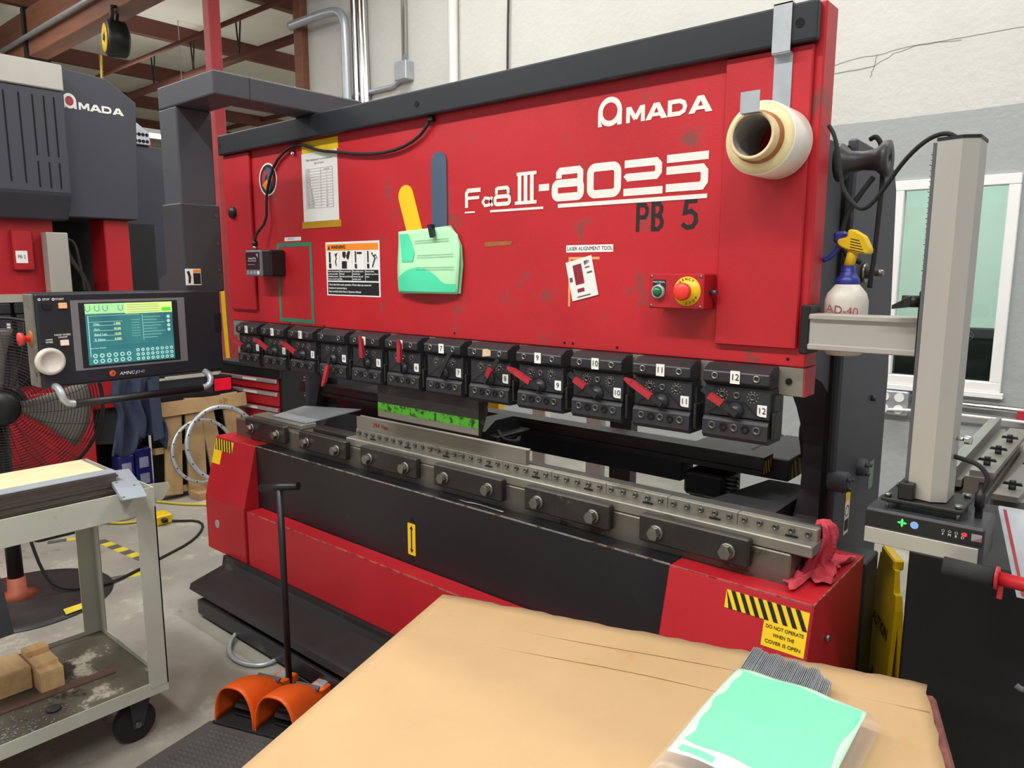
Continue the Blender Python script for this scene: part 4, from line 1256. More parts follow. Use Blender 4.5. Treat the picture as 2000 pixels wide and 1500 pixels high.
B().tube([(-1.02, -.045, 1.60), (-1.015, -.04, 1.63), (-.965, -.02, 1.68), (-.972, -.012, 1.77), (-.955, -.010, 1.83), (-.90, -.010, 1.91), (-.80, -.012, 1.955), (-.72, -.012, 1.962), (-.66, -.012, 1.945), (-.58, -.012, 1.922), (-.50, -.012, 1.912),
         (-.38, -.012, 1.892), (-.25, -.012, 1.88), (-.14, -.012, 1.885), (-.05, -.012, 1.910), (.0, -.012, 1.945), (.014, -.014, 1.972)], .0055, 8, sub=1).mk('cable', M_rubber, t_)
B().box(.002, .026, -.020, 0, 1.955, 1.972, .003).mk('cable_clip', M_blackp, t_)

# tape roll on a bent hanger
t_ = thing('tape_hanger', 'bent galvanised strip hooked over the top bar of the ram', 'hanger', (1.16, -.05, 1.75))
b = B()
b.box(1.137, 1.178, -.036, -.033, 1.958, 2.060); b.box(1.137, 1.178, -.036, .0, 2.057, 2.060); b.box(1.137, 1.178, -.034, -.014, 1.955, 1.958); b.box(1.137, 1.178, -.017, -.014, 1.809, 1.957)
b.box(1.137, 1.178, -.185, -.014, 1.806, 1.809); b.box(1.137, 1.178, -.188, -.185, 1.806, 1.849)
b.mk('strip', M_galv, t_)
t_ = thing('tape_roll', 'big roll of clear packing tape hanging from the galvanised strip', 'tape roll', (1.157, -.1, 1.70))
rc = Vector((1.157, -.019, 1.7635))
B().lathe([(.0505, .0), (.076, .0), (.078, .004), (.078, .104), (.076, .108), (.0505, .108), (.0505, 0)], rc, (0, -1, 0), 56).mk('tape', M_roll, t_)
B().lathe([(.0505, .1082), (.0755, .1082), (.0755, .1088), (.0505, .1088)], rc, (0, -1, 0), 56).mk('roll_face', M_rollside, t_)
B().lathe([(.0425, -.0), (.050, -.0), (.050, .150), (.0425, .150), (.0425, 0)], rc, (0, -1, 0), 48).mk('core', M_cardcore, t_)
B().lathe([(.0502, .109), (.0545, .109), (.0545, .124), (.0502, .124)], rc, (0, -1, 0), 48).mk('amber_tape', M_ambertape, t_)
B().lathe([(.0421, .002), (.0422, .148)], rc, (0, -1, 0), 40).mk('core_lining', mat('grey_lining', '#9a958f', .7, v=.2, sc=40), t_)

# ================================================================ LASER GUARD ON THE RIGHT
LG = thing('laser_guard', 'silver laser guard post and receiver box bolted to the right end of the ram', 'laser guard', (1.5, -.05, .93))
b = B(); b.prism('z', [(1.497, -.112), (1.540, -.122), (1.566, -.105), (1.566, -.030), (1.497, -.030)], 1.028, 1.724); post = b.mk('post', M_alu, LG)
b = B(); b.prism('z', [(1.496, -.113), (1.540, -.123), (1.567, -.106), (1.567, -.029), (1.496, -.029)], 1.722, 1.728); b.mk('post_cap', M_blackp, LG)
B().box(1.4895, 1.4975, -.108, -.085, 1.03, 1.72).mk('scale', mat('scale_strip', '#55565a', .5, v=.1), LG)
f = Flat((1.4895, -.085, 1.03), (0, -1, 0), Z_, .0005)
for k in range(68):
    f.rect(0, .01 * k, .012 if k % 5 else .02, .01 * k + .0015)
f.mk('scale_ticks', M_ink, LG)
b = B(); b.box(1.262, 1.480, -.052, -.006, 1.318, 1.376); b.box(1.262, 1.480, -.060, .002, 1.374, 1.386, .002); b.box(1.262, 1.480, -.060, .002, 1.307, 1.320, .002); b.mk('arm', M_alu, LG)
B().box(1.242, 1.263, -.055, .02, 1.295, 1.405, .003).mk('arm_plate', M_blackp, LG)
B().box(1.478, 1.497, -.065, -.02, 1.270, 1.440, .002).mk('clamp_plate', M_blackp, LG)
b = B(); b.cyl((1.487, -.08, 1.420), (1.452, -.085, 1.420), .012, 14); b.hexa([(1.470, -.097, 1.409), (1.470, -.073, 1.409), (1.470, -.073, 1.431), (1.470, -.097, 1.431), (1.436, -.094, 1.404), (1.436, -.080, 1.404), (1.436, -.080, 1.412), (1.436, -.094, 1.412)])
bmesh.ops.recalc_face_normals(b.bm, faces=b.bm.faces)
b.mk('clamp_lever', M_blackp, LG)
rb = B().box(1.430, 1.640, -.150, -.025, .928, 1.002, .004).mk('receiver_box', M_gray2, LG)
B().box(1.432, 1.632, -.1525, -.149, .930, .962, .001).mk('receiver_face', M_alu, LG)
B().box(1.432, 1.638, -.1515, -.149, .966, .998, .001).mk('display_strip', M_blackp, LG)
fy = -.1515
g = Flat((1.500, fy, .984), X_, Z_, .0006)
for a in (0, 90, 180, 270):
    g.poly([(0, 0), (.005 * math.cos(R(a - 30)), .005 * math.sin(R(a - 30))), (.009 * math.cos(R(a)), .009 * math.sin(R(a))), (.005 * math.cos(R(a + 30)), .005 * math.sin(R(a + 30)))])
g.mk('green_led', M_grn_led, LG)
Flat((1.522, fy, .984), X_, Z_, .0006).disk(0, 0, .0075, 18).mk('power_button', M_blu_led, LG)
for k, ch in enumerate('FMRD'):
    text(ch, .007, (1.572 + .011 * k, fy, .978), X_, Z_, M_white, LG, .0, 'CENTER')
    Flat((1.572 + .011 * k, fy, .985), X_, Z_, .0006).ring(0, 0, .0018, .0028, 10).mk('status_light', M_galv, LG)
Flat((1.608, fy, .985), X_, Z_, .0008).disk(0, 0, .004, 12).mk('status_light', M_red_led, LG)
f = Flat((1.619, fy, .976), X_, Z_, .0006); f.rect(0, 0, .017, .014).mk('maker_badge', mat('grey_badge', '#8f9092', .5, v=0), LG)
f = Flat((1.619, fy, .976), X_, Z_, .0012); f.poly([(.0, 0), (.017, .006), (.017, .008)]).poly([(.003, 0), (.017, .002), (.017, .004)]).mk('badge_rays', M_lever, LG)
b = B(); b.box(1.455, 1.600, -.14, -.012, 1.018, 1.026, .002); bp_ = b.mk('mounting_plate', M_blackp, LG)
for (x, y) in ((1.465, -.125), (1.465, -.03), (1.59, -.125), (1.59, -.03)):
    bq = B(); bq.cyl((x, y, 1.026), (x, y, 1.033), .007, 6); bq.cyl((x, y, 1.0), (x, y, 1.018), .0035, 8); bq.mk('bolt', M_bolt, bp_)
B().box(1.483, 1.512, -.132, -.035, 1.026, 1.060, .002).mk('post_bracket', M_blackp, LG)
B().lathe([(.007, 0), (.007, .022), (.009, .022), (.009, .05), (.006, .052), (.005, .07)], (1.618, -.08, 1.002), Z_, 14).mk('plug', M_blackp, LG)
B().tube([(1.566, -.07, 1.115), (1.585, -.072, 1.112), (1.607, -.075, 1.108), (1.622, -.078, 1.095), (1.628, -.08, 1.08), (1.622, -.08, 1.06), (1.618, -.08, 1.05)], .0048, 8, sub=2).mk('cable', M_rubber, LG)
B().tube([(1.25, .03, 1.80), (1.268, .02, 1.775), (1.285, .01, 1.71), (1.297, .0, 1.655), (1.335, -.02, 1.612), (1.36, -.03, 1.61), (1.39, -.04, 1.645), (1.43, -.06, 1.70), (1.47, -.07, 1.735), (1.505, -.08, 1.742), (1.525, -.08, 1.728)], .0045, 8, sub=2).mk('cable', M_rubber, LG)
b = B(); b.cyl((1.566, -.06, 1.150), (1.580, -.06, 1.150), .004, 8); b.lathe([(.009, 0), (.009, .012), (0, .014)], (1.580, -.06, 1.150), X_, 12); b.mk('thumb_screw', M_chrome, LG)

# cable spool and hanging cable behind the ram
t_ = thing('cable_spool', 'black spool on the side of the press with looped cable over it', 'spool', (1.25, .15, 1.70))
B().lathe([(.0, 0), (.045, 0), (.045, .012), (.026, .03), (.022, .06), (.026, .088), (.042, .104), (.042, .116), (.010, .116), (.010, .108), (0, .108)], (1.222, .20, 1.74), X_, 26).mk('drum', M_gray2, t_)
B().tube([(1.29, .21, 1.79), (1.305, .20, 1.795), (1.32, .20, 1.77), (1.325, .205, 1.70), (1.32, .21, 1.60), (1.318, .21, 1.52), (1.315, .20, 1.44)], .006, 8, sub=2).mk('cable', M_rubber, t_)
B().tube([(1.305, .20, 1.70), (1.27, .18, 1.64), (1.255, .17, 1.60), (1.252, .16, 1.55), (1.27, .16, 1.515), (1.30, .17, 1.50)], .0065, 8, sub=2).mk('cable', M_rubber, t_)

# spray bottle
t_ = thing('spray_bottle', 'smudged spray bottle with blue collar and yellow trigger head behind the silver arm', 'spray bottle', (1.30, .07, 1.29))
bx_, by_ = 1.300, .075
B().lathe([(0, 0), (.036, 0), (.042, .006), (.044, .02), (.047, .09), (.047, .125), (.042, .142), (.026, .162), (.020, .165), (0, .165)], (bx_, by_, 1.287), Z_, 30).mk('bottle', M_bottle, t_)
B().lathe([(.023, .158), (.025, .162), (.025, .176), (.020, .180), (.015, .192), (.013, .205), (0, .205)], (bx_, by_, 1.287), Z_, 24).mk('collar', M_bluep, t_)
B().cyl((bx_, by_, 1.490), (bx_ + .008, by_, 1.530), .0115, 16).mk('neck', M_yellow2, t_)
hb = B().prism('y', [(bx_ - .018, 1.535), (bx_ + .015, 1.520), (bx_ + .045, 1.517), (bx_ + .047, 1.528), (bx_ + .032, 1.558), (bx_ + .006, 1.574), (bx_ - .004, 1.571), (bx_ - .004, 1.556), (bx_ - .024, 1.552), (bx_ - .026, 1.543)], by_ - .016, by_ + .016, .003).mk('head', M_yellow2, t_)
for k in range(5):
    Flat((bx_ + .004, by_ - .016, 1.527 + .006 * k), (1, 0, -.25), Z_, .0006).rect(0, 0, .032 - .003 * k, .002).mk('grille_slot', M_ink, hb)
B().box(bx_ - .036, bx_ - .008, by_ - .012, by_ + .012, 1.542, 1.570, .006).mk('nozzle', M_bluep, t_)
B().tube([(bx_ - .020, by_, 1.545), (bx_ - .028, by_, 1.528), (bx_ - .042, by_, 1.512), (bx_ - .058, by_, 1.504)], .006, 8, sub=1).mk('trigger', M_bluep, t_)
text('AD-40', .026, (bx_ - .03, by_ - .046, 1.395), (1, 0, -.1), Z_, mat('red_pen', '#a2382e', .6, v=0), t_, -.005, eps=.002)
Flat((bx_ - .012, by_ - .048, 1.376), X_, Z_, .002).rect(0, 0, .052, .003).rect(0, .008, .052, .009).mk('bottle_label', M_bluep, t_)

# red rag
t_ = B()
def rag(u, v):
    # u around the hanging bunch, v from the rail top down to the pile on the cover
    a = 2 * math.pi * u
    k = v
    spread = .018 + .020 * k + .030 * max(0, k - .72) / .28
    wob = 1 + .28 * math.sin(5 * a + 4 * k) + .16 * math.sin(11 * a - 7 * k)
    cxx = 1.279 - .022 * k + .010 * math.sin(6 * k)
    cyy = .085 + .045 * k
    z = .880 - .148 * min(1, k * 1.12)
    if k > .80:
        z = .7335 + .020 * abs(math.sin(3 * a + 20 * k)) * (1 - (k - .8) * 3.5) + .010 * (1 - (k - .8) * 5)
        spread += .035 * (k - .80) / .20
    if k < .06:
        spread *= k / .06 + .02
    sx = min(spread * .95, .060)
    return (min(cxx + sx * wob * math.cos(a), 1.318), cyy + spread * 1.35 * wob * math.sin(a), max(z, .7315))
t_.grid(rag, 60, 40, True)
o = t_.mk('shop_rag', M_rag)
tag(o, 'crumpled red shop rag draped over the right end of the die rail', 'rag')

# ================================================================ CARDBOARD TABLE IN FRONT
rz = math.atan2(.307, .935)
T = thing('layout_table', 'felt edged work table under the cardboard sheet', 'table', (.655, -.606, 0), rz)
def loc(b_):
    return b_
B().box(.02, 1.0, -1.2, -.012, .66, .728, .006).mk('tabletop', mat('maroon_felt_edge', '#7a4a44', .95, v=.3, sc=30, b=.4, bs=120), T, local=True)
for x in (.08, .94):
    for y in (-1.14, -.07):
        B().box(x - .03, x + .03, y - .03, y + .03, 0, .66).mk('leg', M_black, T, local=True)
C_ = thing('cardboard_sheet', 'large brown corrugated cardboard sheet covering the front table', 'cardboard', (.655, -.606, .7285), rz)
random.seed(5)
edge = [random.uniform(-.004, .004) for _ in range(60)]
def cb(u, v):
    x = .984 * u
    y = -1.25 * v
    if v == 0:
        y += edge[int(u * 40)] * (1 if 0 < u < 1 else 0)
    if u == 1:
        x += edge[int(v * 40) + 10]
    return (x, y, .0105 + .0012 * math.sin(9 * u + 4 * v) - .012 * max(0, u - .93) * (1 + v))
B().grid(lambda u, v: cb(u, 1 - v), 40, 40, True, .0075).mk('sheet', M_card, C_, local=True)
for k, (y, x0, x1_) in enumerate(((-.09, .06, .98), (-.17, .04, .80), (-.42, .70, .975), (-.47, .72, .975))):
    B().tube([(x0 + (x1_ - x0) * q / 8, y - .006 * math.sin(q), .0112) for q in range(9)], .0008, 6).mk('crease', M_card, C_, local=True)
# bundle of strips in a bag with the mint sheet
t_ = thing('strip_bundle', 'bundle of thin grey metal strips sticking out from under the mint sheet', 'metal strips', (1.40, -.45, .742))
b = B()
random.seed(11)
for k in range(50):
    u = k / 49
    x = 1.320 + .150 * u
    yb = -.425 + .004 * math.sin(k * .55) + random.uniform(-.0015, .0015) - .030 * max(0, u - .8) / .2
    zt = .768 + random.uniform(-.0008, .0008)
    dx = .035
    w_ = .0015
    b.hexa([(x + dx, -.70, .744), (x + dx + w_, -.70, .744), (x + w_, yb, .744), (x, yb, .744),
            (x + dx, -.70, zt), (x + dx + w_, -.70, zt), (x + w_, yb, zt), (x, yb, zt)])
o = b.mk('strips', mat('strip_steel', '#a3a9ae', .4, m=.4, v=.15, sc=60), t_)
o['kind'] = 'stuff'
t_ = thing('document_pouch', 'clear plastic pouch holding a mint green sheet on the cardboard', 'document pouch', (1.44, -.65, .772))
dA, dB = Vector((1.338, -.539)), Vector((1.548, -.532))
dr = (dB - dA).normalized(); dd = Vector((dr.y, -dr.x))
def dq(u, v, z0=.781):
    p_ = dA + dr * (.213 * u) + dd * (.277 * v)
    return (p_.x, p_.y, z0 + .006 * math.sin(3.1 * u) - .014 * max(0, v - .55) - .008 * max(0, u - .8) + .0015 * math.sin(14 * u + 5 * v))
B().grid(lambda u, v: dq(u, 1 - v), 18, 20, True, .0006).mk('sheet', mat('pale_mint_sheet', '#cdf5d8', .6, v=.02), t_)
def mg(u, v):
    e0 = .05 + .012 * math.sin(9 * v) + .012 * math.sin(23 * v)
    e1 = .97 - .03 * v + .012 * math.sin(11 * v) - .05 * max(0, v - .7)
    uu = e0 + (e1 - e0) * u
    vv = (.03 + .01 * math.sin(12 * u)) + (.83 + .07 * u - .0 + .012 * math.sin(8 * u)) * v
    return dq(uu, vv, .7818)
B().grid(lambda u, v: mg(u, 1 - v), 24, 24, True).mk('mint_patch', M_green2, t_)
B().grid(lambda u, v: dq(.06 + .26 * u, .965 - .05 * v + .02 * u, .7818), 8, 3, True).mk('mint_patch', M_green2, t_)
def bag(u, v, top=True):
    uu, vv = -.10 + 1.18 * u, -.10 + 1.25 * v
    x, y, z = dq(uu, vv)
    e = min(u, 1 - u, v, 1 - v)
    z = z + .003 + .0016 * math.sin(17 * u + 9 * v)
    if e < .08:
        z -= (.08 - e) / .08 * .03
    return (x, y, max(z, .7435))
B().grid(lambda u, v: bag(u, 1 - v), 30, 30, True).mk('plastic_film', M_film, t_)

# ================================================================ FOOT PEDALS, MAT, STICK
PZ = R(20.5)
M_mat = mat('grey_mat_rubber', '#504e4c', .75, v=.15, sc=8)
t_ = thing('foot_pedal', 'pair of orange hooded foot pedals on one black plate', 'foot pedal', (-.21, -.616, .013), PZ)
B().box(-.165, .165, -.004, .27, .0, .008, .002).mk('base_plate', M_rubber, t_, local=True)
for s in (-.079, .079):
    w0 = .073
    def hood(u, v, off=0.0):
        a = math.pi * u
        k = v
        wd = (w0 - off) * (1 - .30 * k ** 2.2)
        hh = (.128 - off) * (1 - .62 * k ** 2.4)
        return (s - wd * math.cos(a) * (abs(math.cos(a)) ** -.25 if abs(math.cos(a)) > .02 else 1), .20 * k + .01 * math.sin(a) * (1 - k) * 0, .008 + hh * math.sin(a) ** .85 if 0 < u < 1 else .008)
    hd = B().grid(lambda u, v: hood(u, 1 - v), 24, 12, True, .004).mk('hood', M_orangep, t_, local=True)
    B().prism('x', [(.198, .008), (.198, .052), (.235, .046), (.29, .040), (.30, .030), (.30, .008)], s - .033, s + .033, .003).mk('rear_housing', M_orangep, t_, local=True)
    B().box(s - .02, s + .02, .235, .275, .042, .0475).mk('housing_label', M_galv, t_, local=True)
    q = B(); q.prism('x', [(.060, .034), (.185, .084), (.185, .076), (.060, .026)], s - .046, s + .046)
    tr = q.mk('treadle', M_mat, t_, local=True)
    for k in range(7):
        y = .064 + .0165 * k
        B().box(s - .044, s + .044, y, y + .007, .032 + .0066 * k, .0412 + .0066 * k).mk('tread_rib', M_mat, tr, local=True)
    B().box(s - .035, s + .040, .045, .062, .008, .018, .002).mk('toe_stop', M_blackp, t_, local=True)
b = B(); b.tube([(-.352, -.395, .012), (-.305, -.425, .765)], .0115, 12)
t_ = thing('pedal_carry_stick', 'tall black steel T handle standing behind the orange pedals', 'handle', (-.352, -.395, 0))
b.mk('shaft', M_black, t_)
B().cyl((-.375, -.452, .755), (-.235, -.398, .778), .0135, 14).mk('crossbar', M_black, t_)
B().box(-.46, -.25, -.43, -.33, 0, .012, .002).mk('foot_plate', M_black, t_)
t_ = thing('rubber_mat', 'black anti fatigue mat with raised dots in front of the pedals', 'mat', (-.2, -.8, 0))
p0 = Vector((-.385, -.672)); ex = Vector((.94, .34)).normalized(); ey = Vector((.20, -.98)).normalized()
def mp_(u, v):
    return p0 + ex * u + ey * v
pts = [mp_(0, 0), mp_(1.0, 0), mp_(1.0, 1.0), mp_(0, 1.0)]
B().prism('z', [tuple(q) for q in pts], 0.0, .010).mk('mat_sheet', M_mat, t_)
b = B()
for i in range(46):
    for j in range(46):
        q = mp_(.05 + .02 * i + (.01 if j % 2 else 0), .04 + .02 * j)
        b.lathe([(.0075, 0), (.006, .0025), (0, .003)], (q.x, q.y, .0098), Z_, 7)
o = b.mk('raised_dots', M_mat, t_); o['kind'] = 'stuff'
o = B().tube([(-.86, -.20, .06), (-.86, -.30, .03), (-.80, -.38, .012), (-.70, -.425, .012), (-.60, -.41, .012), (-.55, -.36, .012), (-.56, -.26, .02), (-.62, -.15, .05)], .0085, 8, sub=2).mk('conduit_hose', M_galv)
tag(o, 'grey flexible hose looping out from under the foot guard', 'hose')

# ================================================================ UTILITY CART
CT = thing('utility_cart', 'chipped grey green two shelf steel utility cart at the left', 'cart', (-.67, -1.25, 0))
cx0, cx1, cy0, cy1 = -.945, -.420, -1.72, -.782
def tray(z0, h, deckm, nm):
    b_ = B()
    th = .004
    b_.box(cx1 - th, cx1, cy0, cy1, z0, z0 + h); b_.box(cx0, cx0 + th, cy0, cy1, z0, z0 + h); b_.box(cx0 + th, cx1 - th, cy1 - th, cy1, z0, z0 + h); b_.box(cx0 + th, cx1 - th, cy0, cy0 + th, z0, z0 + h)
    r_ = b_.mk(nm + '_rim', M_cart, CT)
    B().box(cx0 + th, cx1 - th, cy0 + th, cy1 - th, z0 + (.004 if nm == 'top_tray' else .022), z0 + (.008 if nm == 'top_tray' else .026)).mk(nm + '_deck', deckm, CT)
tray(.748, .078, M_cartf, 'top_tray')
tray(.160, .042, M_cartf, 'lower_shelf')
for (x, y, sx, sy) in ((cx1, cy1, -1, -1), (cx0, cy1, 1, -1), (cx1, cy0, -1, 1), (cx0, cy0, 1, 1)):
    b_ = B(); b_.box(min(x, x + sx * .004) + (0 if sx < 0 else -.0), max(x, x + sx * .004), min(y, y + sy * .058), max(y, y + sy * .058), .185, .765)
    b_.box(min(x, x + sx * .052), max(x, x + sx * .052), min(y, y + sy * .004), max(y, y + sy * .004), .185, .765)
    b_.xf(Matrix.Translation((.0008 * -sx, .0008 * -sy, 0))).mk('leg', M_cart, CT)
    fx, fy = x + sx * .065, y + sy * .075
    b_ = B(); b_.box(fx - .045, fx + .045, fy - .05, fy + .05, .152, .16); b_.cyl((fx, fy, .13), (fx, fy, .152), .028, 16)
    b_.prism('x', [(fy - .03, .135), (fy + .03, .135), (fy + .005, .05), (fy - .025, .05)], fx + .022, fx + .026); b_.prism('x', [(fy - .03, .135), (fy + .03, .135), (fy + .005, .05), (fy - .025, .05)], fx - .026, fx - .022)
    ck = b_.mk('caster', M_gray2, CT)
    B().lathe([(.0, -.018), (.050, -.018), (.060, -.015), (.0635, -.008), (.0635, .008), (.060, .015), (.050, .018), (0, .018)], (fx, fy - .012, .064), X_, 28).mk('wheel', M_rubber, ck)
    B().cyl((fx + .026, fy - .012, .064), (fx + .034, fy - .012, .064), .010, 6).mk('axle_bolt', M_bolt, ck)
B().prism('x', [(cy1, .758), (cy1 + .05, .765), (cy1 + .075, .80), (cy1 + .07, .815), (cy1, .822)], cx1 - .06, cx1 - .056).mk('handle_lug', M_cart, CT)
# load on the cart
ST = thing('sheet_stack', 'tall stack of thin dark sheet metal blanks on the cart', 'sheet metal', (-.62, -1.2, .757))
random.seed(2)
for k in range(18):
    jx, jy = random.uniform(-.003, .003), random.uniform(-.004, .003)
    z = .764 + .0056 * k
    B().box(-.575 + jx, -.520 + jx, -1.66, -.846 + jy, z, z + .0050).mk('sheet', M_sheet, ST)
B().box(-.577, -.521, -1.66, -.842, .866, .8685).mk('top_sheet', M_sheett, ST)
o = B().box(-.80, -.577, -1.66, -.850, .757, .860).mk('particle_board', mat('straw_board', '#d8c29a', .8, v=.25, sc=14, stretch=(8, 1, 1)))
tag(o, 'block of straw coloured board beside the sheet stack on the cart', 'board')
o = B().box(-.585, -.49, -1.66, -.835, .757, .763).mk('copper_sheet', mat('brown_pad', '#8c6450', .6, v=.15))
tag(o, 'brown pad under the stack of sheets on the cart', 'pad')
t_ = thing('bent_sheet', 'bent blue grey sheet metal part resting across the cart corner', 'sheet metal part', (-.45, -.86, .83))
v0, v1 = Vector((-.650, -.800, .838)), Vector((-.36, -.872, .838))
dv = (v1 - v0).normalized(); nv = Vector((dv.y, -dv.x, 0))
def bs(a, w_, z=0):
    q = v0 + dv * a + nv * w_; return (q.x, q.y, q.z + z)
b_ = B(); b_.hexa([bs(0, -.038), bs(.23, -.038), bs(.23, .030), bs(0, .030), bs(0, -.038, .0025), bs(.23, -.038, .0025), bs(.23, .030, .0025), bs(0, .030, .0025)])
b_.hexa([bs(.23, -.038), bs(.315, -.038, -.012), bs(.315, .030, -.012), bs(.23, .030), bs(.23, -.038, .0025), bs(.315, -.038, -.0095), bs(.315, .030, -.0095), bs(.23, .030, .0025)])
b_.hexa([bs(0, .028, -.012), bs(.315, .028, -.012), bs(.315, .0305, -.012), bs(0, .0305, -.012), bs(0, .028, .002), bs(.315, .028, .0), bs(.315, .0305, .0), bs(0, .0305, .002)])
bmesh.ops.recalc_face_normals(b_.bm, faces=b_.bm.faces)
bsm = b_.mk('part', M_sheett, t_)
for (a, w_) in ((.02, 0), (.16, .02), (.22, -.02), (.30, .02)):
    q = bs(a, w_, .003 if a < .23 else -.0065)
    B().cyl(q, (q[0], q[1], q[2] + .0006), .003, 10).mk('hole', M_hole, bsm)
# lumber on the lower shelf
o = B().box(-.835, -.70, -1.55, -1.075, .187, .262, .003).mk('lumber_block', M_wood)
tag(o, 'long pine lumber block on the lower cart shelf', 'lumber')
b_ = B(); b_.prism('y', [(-.81, .187), (-.64, .187), (-.64, .255), (-.68, .255), (-.68, .265), (-.76, .265), (-.76, .28), (-.81, .28)], -1.07, -1.005)
o = b_.mk('lumber_block', M_wood)
tag(o, 'notched pine block lying crossways at the end of the longer one', 'lumber')
o = B().hexa([(-.66, -1.45, .187), (-.625, -1.45, .187), (-.60, -.87, .187), (-.635, -.87, .187), (-.66, -1.45, .191), (-.625, -1.45, .191), (-.60, -.87, .191), (-.635, -.87, .191)]).mk('flat_bar', mat('rusty_bar', '#6a5149', .6, v=.2))
tag(o, 'thin rusty flat bar on the lower cart shelf', 'bar')
o = B().lathe([(0, 0), (.02, 0), (.02, .006), (.016, .008), (0, .008)], (-.525, -1.075, .187), Z_, 20).mk('steel_puck', M_gray2)
tag(o, 'small round steel disc on the greasy lower shelf', 'disc')
o = B().hexa([(-.405, -1.31, .508), (-.40, -1.31, .508), (-.40, -1.183, .513), (-.405, -1.183, .513), (-.417, -1.34, .748), (-.412, -1.34, .748), (-.412, -1.205, .748), (-.417, -1.205, .748)]).mk('hanging_strip', M_gray2)
tag(o, 'dark sheet metal strip hanging at the side of the cart', 'strip')

b_ = B()
random.seed(9)
for k in range(170):
    x, y, a, l_ = random.gauss(-.50, .05), random.gauss(-1.19, .08), random.uniform(0, 6.28), random.uniform(.002, .012)
    if not (-.93 < x < -.43 and -1.5 < y < -.80):
        continue
    b_.tube([(x, y, .1885), (x + l_ * .5 * math.cos(a), y + l_ * .5 * math.sin(a), .190), (x + l_ * math.cos(a + .4), y + l_ * math.sin(a + .4), .1885)], .0009, 4)
o = b_.mk('metal_shavings', M_galv)
tag(o, 'bright metal shavings scattered on the lower cart shelf', 'shavings')
o['kind'] = 'stuff'

# ================================================================ PEDESTAL FAN
FA = thing('pedestal_fan', 'black pedestal fan with wire cage and round floor base', 'fan', (-1.96, -.77, 0))
hc = Vector((-1.86, -.775, .905)); fd = Vector((.93, -.36, 0)).normalized()
fr_, fu = Vector((-fd.y, fd.x, 0)), Vector((0, 0, 1))
def fp(r_, a, d_):
    return hc + fr_ * (r_ * math.cos(a)) + fu * (r_ * math.sin(a)) + fd * d_
def grill(d0, d1, nm):
    b_ = B()
    for k in range(24):
        r_ = .08 + .0125 * k
        dd_ = d0 + (d1 - d0) * (1 - (r_ / .37) ** 2)
        b_.tube([fp(r_, 2 * math.pi * q / 40, dd_) for q in range(40)], .0016, 4, True)
    for k in range(24):
        a = 2 * math.pi * k / 24
        b_.tube([fp(r_, a + (r_ - .07) * .8, d0 + (d1 - d0) * (1 - (r_ / .37) ** 2)) for r_ in (.07, .15, .22, .29, .34, .37)], .0016, 4)
    o_ = b_.mk(nm, M_fan, FA); return o_
grill(.02, .10, 'front_grill')
grill(-.02, -.08, 'rear_grill')
B().tube([fp(.375, 2 * math.pi * q / 48, 0) for q in range(48)], .008, 8, True).mk('cage_rim', M_fan, FA)
B().lathe([(0, 0), (.072, 0), (.075, .006), (.060, .020), (.02, .024), (0, .024)], hc + fd * .09, fd, 28).mk('hub_cap', M_blackp, FA)
g = B()
for k in range(3):
    a0 = R(-12 + 120 * k)
    g.grid(lambda u, v: fp(.06 + .27 * u, a0 + (v - .5) * (.75 + .25 * u), .03 * (v - .5)), 8, 6, True, .003)
    g.mk('blade', M_blade, FA)
    g = B()
B().cyl(hc - fd * .12, hc - fd * .02, .075, 20).mk('motor', M_blackp, FA)
B().cyl((-1.96, -.77, .03), (-1.96, -.77, .88), .032, 18).mk('pole', M_black, FA)
B().tube([(-1.96, -.77, .86), hc - fd * .08], .03, 10).mk('yoke', M_black, FA)
B().lathe([(0, .012), (.10, .012), (.30, .008), (.35, .003), (.35, 0), (0, 0)], (-1.90, -.755, .001), Z_, 48).mk('base_disc', mat('scuffed_base', '#2a2a2b', .5, v=.3, sc=6, w='#b0aca6', ws=3.2, wt=.64), FA)
B().lathe([(.0325, .10), (.036, .10), (.038, .03), (.085, .013), (.0325, .013)], (-1.96, -.77, .0), Z_, 24).mk('base_socket', mat('orange_primer', '#9a4c34', .6, v=.25, sc=14), FA)
o = B().tube([(-1.93, -.75, .55), (-1.91, -.72, .30), (-1.87, -.68, .08), (-1.83, -.62, .022), (-1.78, -.52, .020), (-1.765, -.44, .012), (-1.905, -.165, .006), (-2.038, .114, .006), (-2.30, .30, .006), (-2.44, .14, .012)], .007, 8, sub=2).mk('fan_cord', M_rubber)
tag(o, 'black fan cord running across the floor to the yellow outlet box', 'cord')
t_ = thing('outlet_box', 'yellow portable outlet box on the floor', 'outlet box', (-2.46, .11, 0))
B().box(-2.53, -2.42, .05, .16, 0, .06, .008).mk('case', M_yellow2, t_)
B().box(-2.42, -2.39, .09, .12, .02, .045, .004).mk('plug', M_blackp, t_)
o = B().tube([(-2.55, .10, .01), (-2.60, -.05, .01), (-2.72, -.12, .01), (-2.95, -.10, .01), (-2.98, .06, .012), (-2.80, .14, .014), (-2.66, .06, .014), (-2.70, -.16, .018), (-2.90, -.20, .018), (-3.05, .0, .01), (-2.95, .24, .01), (-2.66, .36, .01), (-2.45, .56, .01)], .0075, 6, sub=2).mk('extension_cord', mat('yellow_cord', '#c9b03a', .5, v=.1))
tag(o, 'coiled yellow extension cord on the concrete behind the cart', 'cord')
M_tapeb = mat('worn_black_tape', '#5d5b57', .6, v=.2, sc=20)
M_tapey = mat('worn_yellow_tape', '#d8c83a', .6, v=.2, sc=20)
